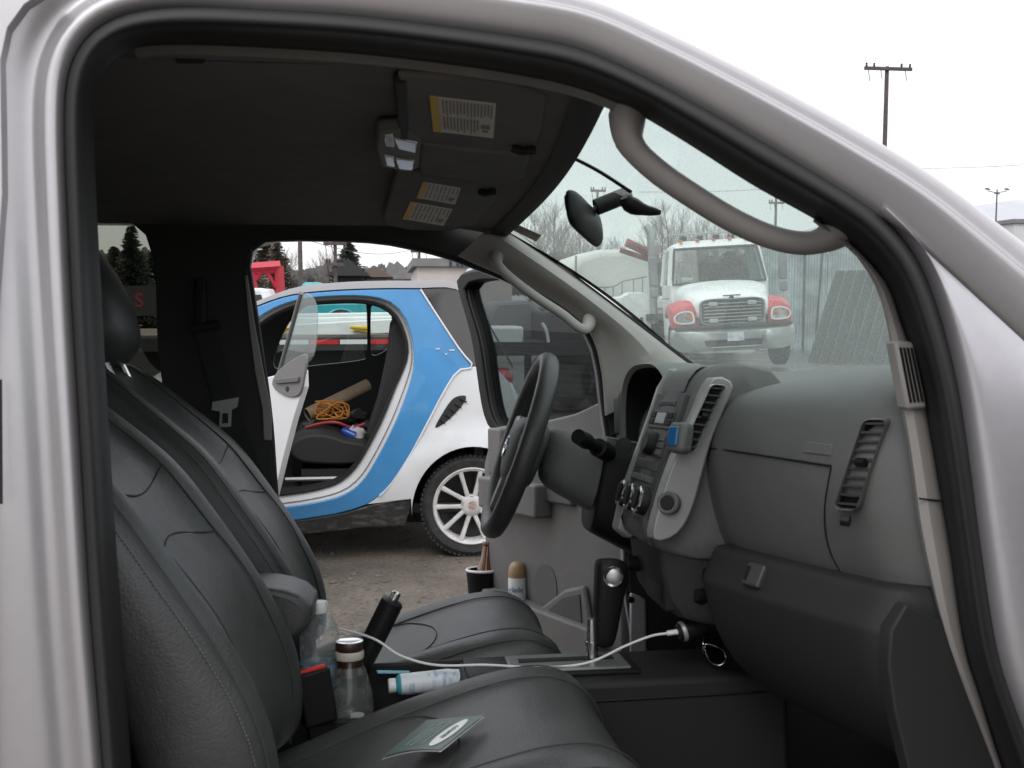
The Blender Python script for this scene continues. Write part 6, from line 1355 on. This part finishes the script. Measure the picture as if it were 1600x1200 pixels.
# far woods and hills, distance haze painted into their greyed colours
woods = B(); rnd = random.Random(8)
for k in range(13000):
    px = rnd.uniform(60, 1300); Y = rnd.uniform(110, 150); yt_ = (428-10*math.exp(-((px-640)/60)**2)+6*math.sin(px*.021)+4*math.sin(px*.07)) if 380 < px < 800 else (398+5*math.sin(px*.08)) if px < 381 else (408+8*math.sin(px*.02)); p = W(px, rnd.uniform(yt_, 452), Y); s = rnd.uniform(.15, .5); a = rnd.uniform(0, 3.14); d = V((math.cos(a), math.sin(a), 0))*s
    woods.add([p-d, p+d, p+d*.6+V((0, 0, s*1.3)), p-d*.4+V((0, 0, s*1.6)), p-d+V((0, .3, -.8)), p+d+V((0, .3, -.8))], [(0, 1, 2, 3), (4, 5, 1, 0)])
o = woods.out('far_woods', mat('hazed_foliage', (.15, .155, .15), .9, var=.35, vscale=.3), smooth=False); tag(o, 'far woodland along the horizon, greyed by painted haze', 'woods', kind='stuff')
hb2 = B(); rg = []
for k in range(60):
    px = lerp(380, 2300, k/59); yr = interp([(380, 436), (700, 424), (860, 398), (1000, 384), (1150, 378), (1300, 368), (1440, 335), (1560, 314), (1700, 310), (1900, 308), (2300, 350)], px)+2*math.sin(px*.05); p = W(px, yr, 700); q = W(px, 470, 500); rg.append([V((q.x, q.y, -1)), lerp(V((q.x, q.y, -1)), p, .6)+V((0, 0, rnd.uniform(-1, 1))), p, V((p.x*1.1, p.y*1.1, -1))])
o = hb2.loft(rg, closed=False).out('hills', mat('hill', (.44, .445, .47), .95, var=.1, vscale=.02)); o['kind'] = 'structure'; o['label'] = 'wooded hills on the horizon, paled by painted haze'
# poles and wires
pole_m = mat('pole_wood', (.10, .08, .075), .9, var=.2, vscale=5)
def pole(px, ytop, Y, label, arm=None, r=.13, lamps=0):
    p = W(px, ytop, Y); base = V((p.x, p.y, 0)); t = thing('utility_pole' if not lamps else 'floodlight_pole', label, 'pole', base)
    B().tube([base, p], [r, r*.7], 9).out('mast', pole_m, t)
    if arm:
        for (w, dy) in arm:
            c = p+V((0, -.12, -dy)); B().box(c, (w, .12, .14)).out('cross_arm', pole_m, t)
            for u in (-.46, -.3, .28, .46): B().lathe([(.03, 0), (.06, .05), (.03, .09), (.06, .12), (.02, .18)], 8, M.Translation(c+V((u*w, 0, .07)))).out('insulator', ldk, t)
            for u, l_ in ((-.42, .5), (-.16, .4), (.36, .45)): B().tube([c+V((u*w, 0, -.05)), c+V((u*w+.08, 0, -.05-l_))], .018, 5).out('dropper', ldk, t)
            B().tube([c+V((-.3*w, 0, 0)), p+V((0, 0, -dy-.8))], .025, 5).out('brace', pole_m, t) if w > 1.6 and dy > 3 else None
    for k in range(lamps):
        a = (k-(lamps-1)/2)*.75; B().lathe([(.05, .1), (.16, .05), (.22, 0), (0, 0)], 12, M.Translation(p+V((a, 0, -.1*(k == 1)-.2*(1-abs(k-1))))) @ M.Rotation(R(20), 4, 'X')).out('lamp_head', ldk, t); B().tube([p+V((0, 0, -.25)), p+V((a, 0, -.1))], .03, 5).out('arm', ldk, t)
    return p
pa_ = pole(1386, 104, 44, 'tall wooden utility pole with crossarm standing against the white sky', [(2.2, .12)])
pb_ = pole(1213, 292, 75, 'distant pole seen inside the passenger grab handle', [(1.2, 1.2)], .12)
pc_ = pole(934, 296, 66, 'thin T-topped pole behind the rear view mirror', [(1.0, .1)], .08)
pole(468, 340, 40, 'bare wooden pole left of the open car door', None, .11); pole(523, 345, 46, 'pole with crossarms just left of the conifer', [(1.0, 1.0), (.8, 1.9)], .10); pole(655, 382, 60, 'thin pole with crossarm over the house', [(1.0, .4)], .10)
pole(1558, 296, 70, 'floodlight pole with three lamps near the windshield pillar', None, .07, 3)
for i, (a, c) in enumerate(((W(1300, 262, 60), W(1900, 225, 50)), (W(1000, 300, 66), W(1390, 268, 75)), (W(1150, 368, 70), W(1320, 340, 70)), (W(470, 372, 40), W(660, 386, 60)))):
    pts = [lerp(a, c, k/16)-V((0, 0, .5*math.sin(math.pi*k/16))) for k in range(17)]; at(B().tube(pts, .013, 4), 'overhead_wire', ldk, ('thin overhead wire crossing the sky right of the utility pole', 'thin overhead wire crossing the sky inside the grab handle', 'thin low wire right of the truck roof', 'thin wire over the little car between two poles')[i], 'wire')
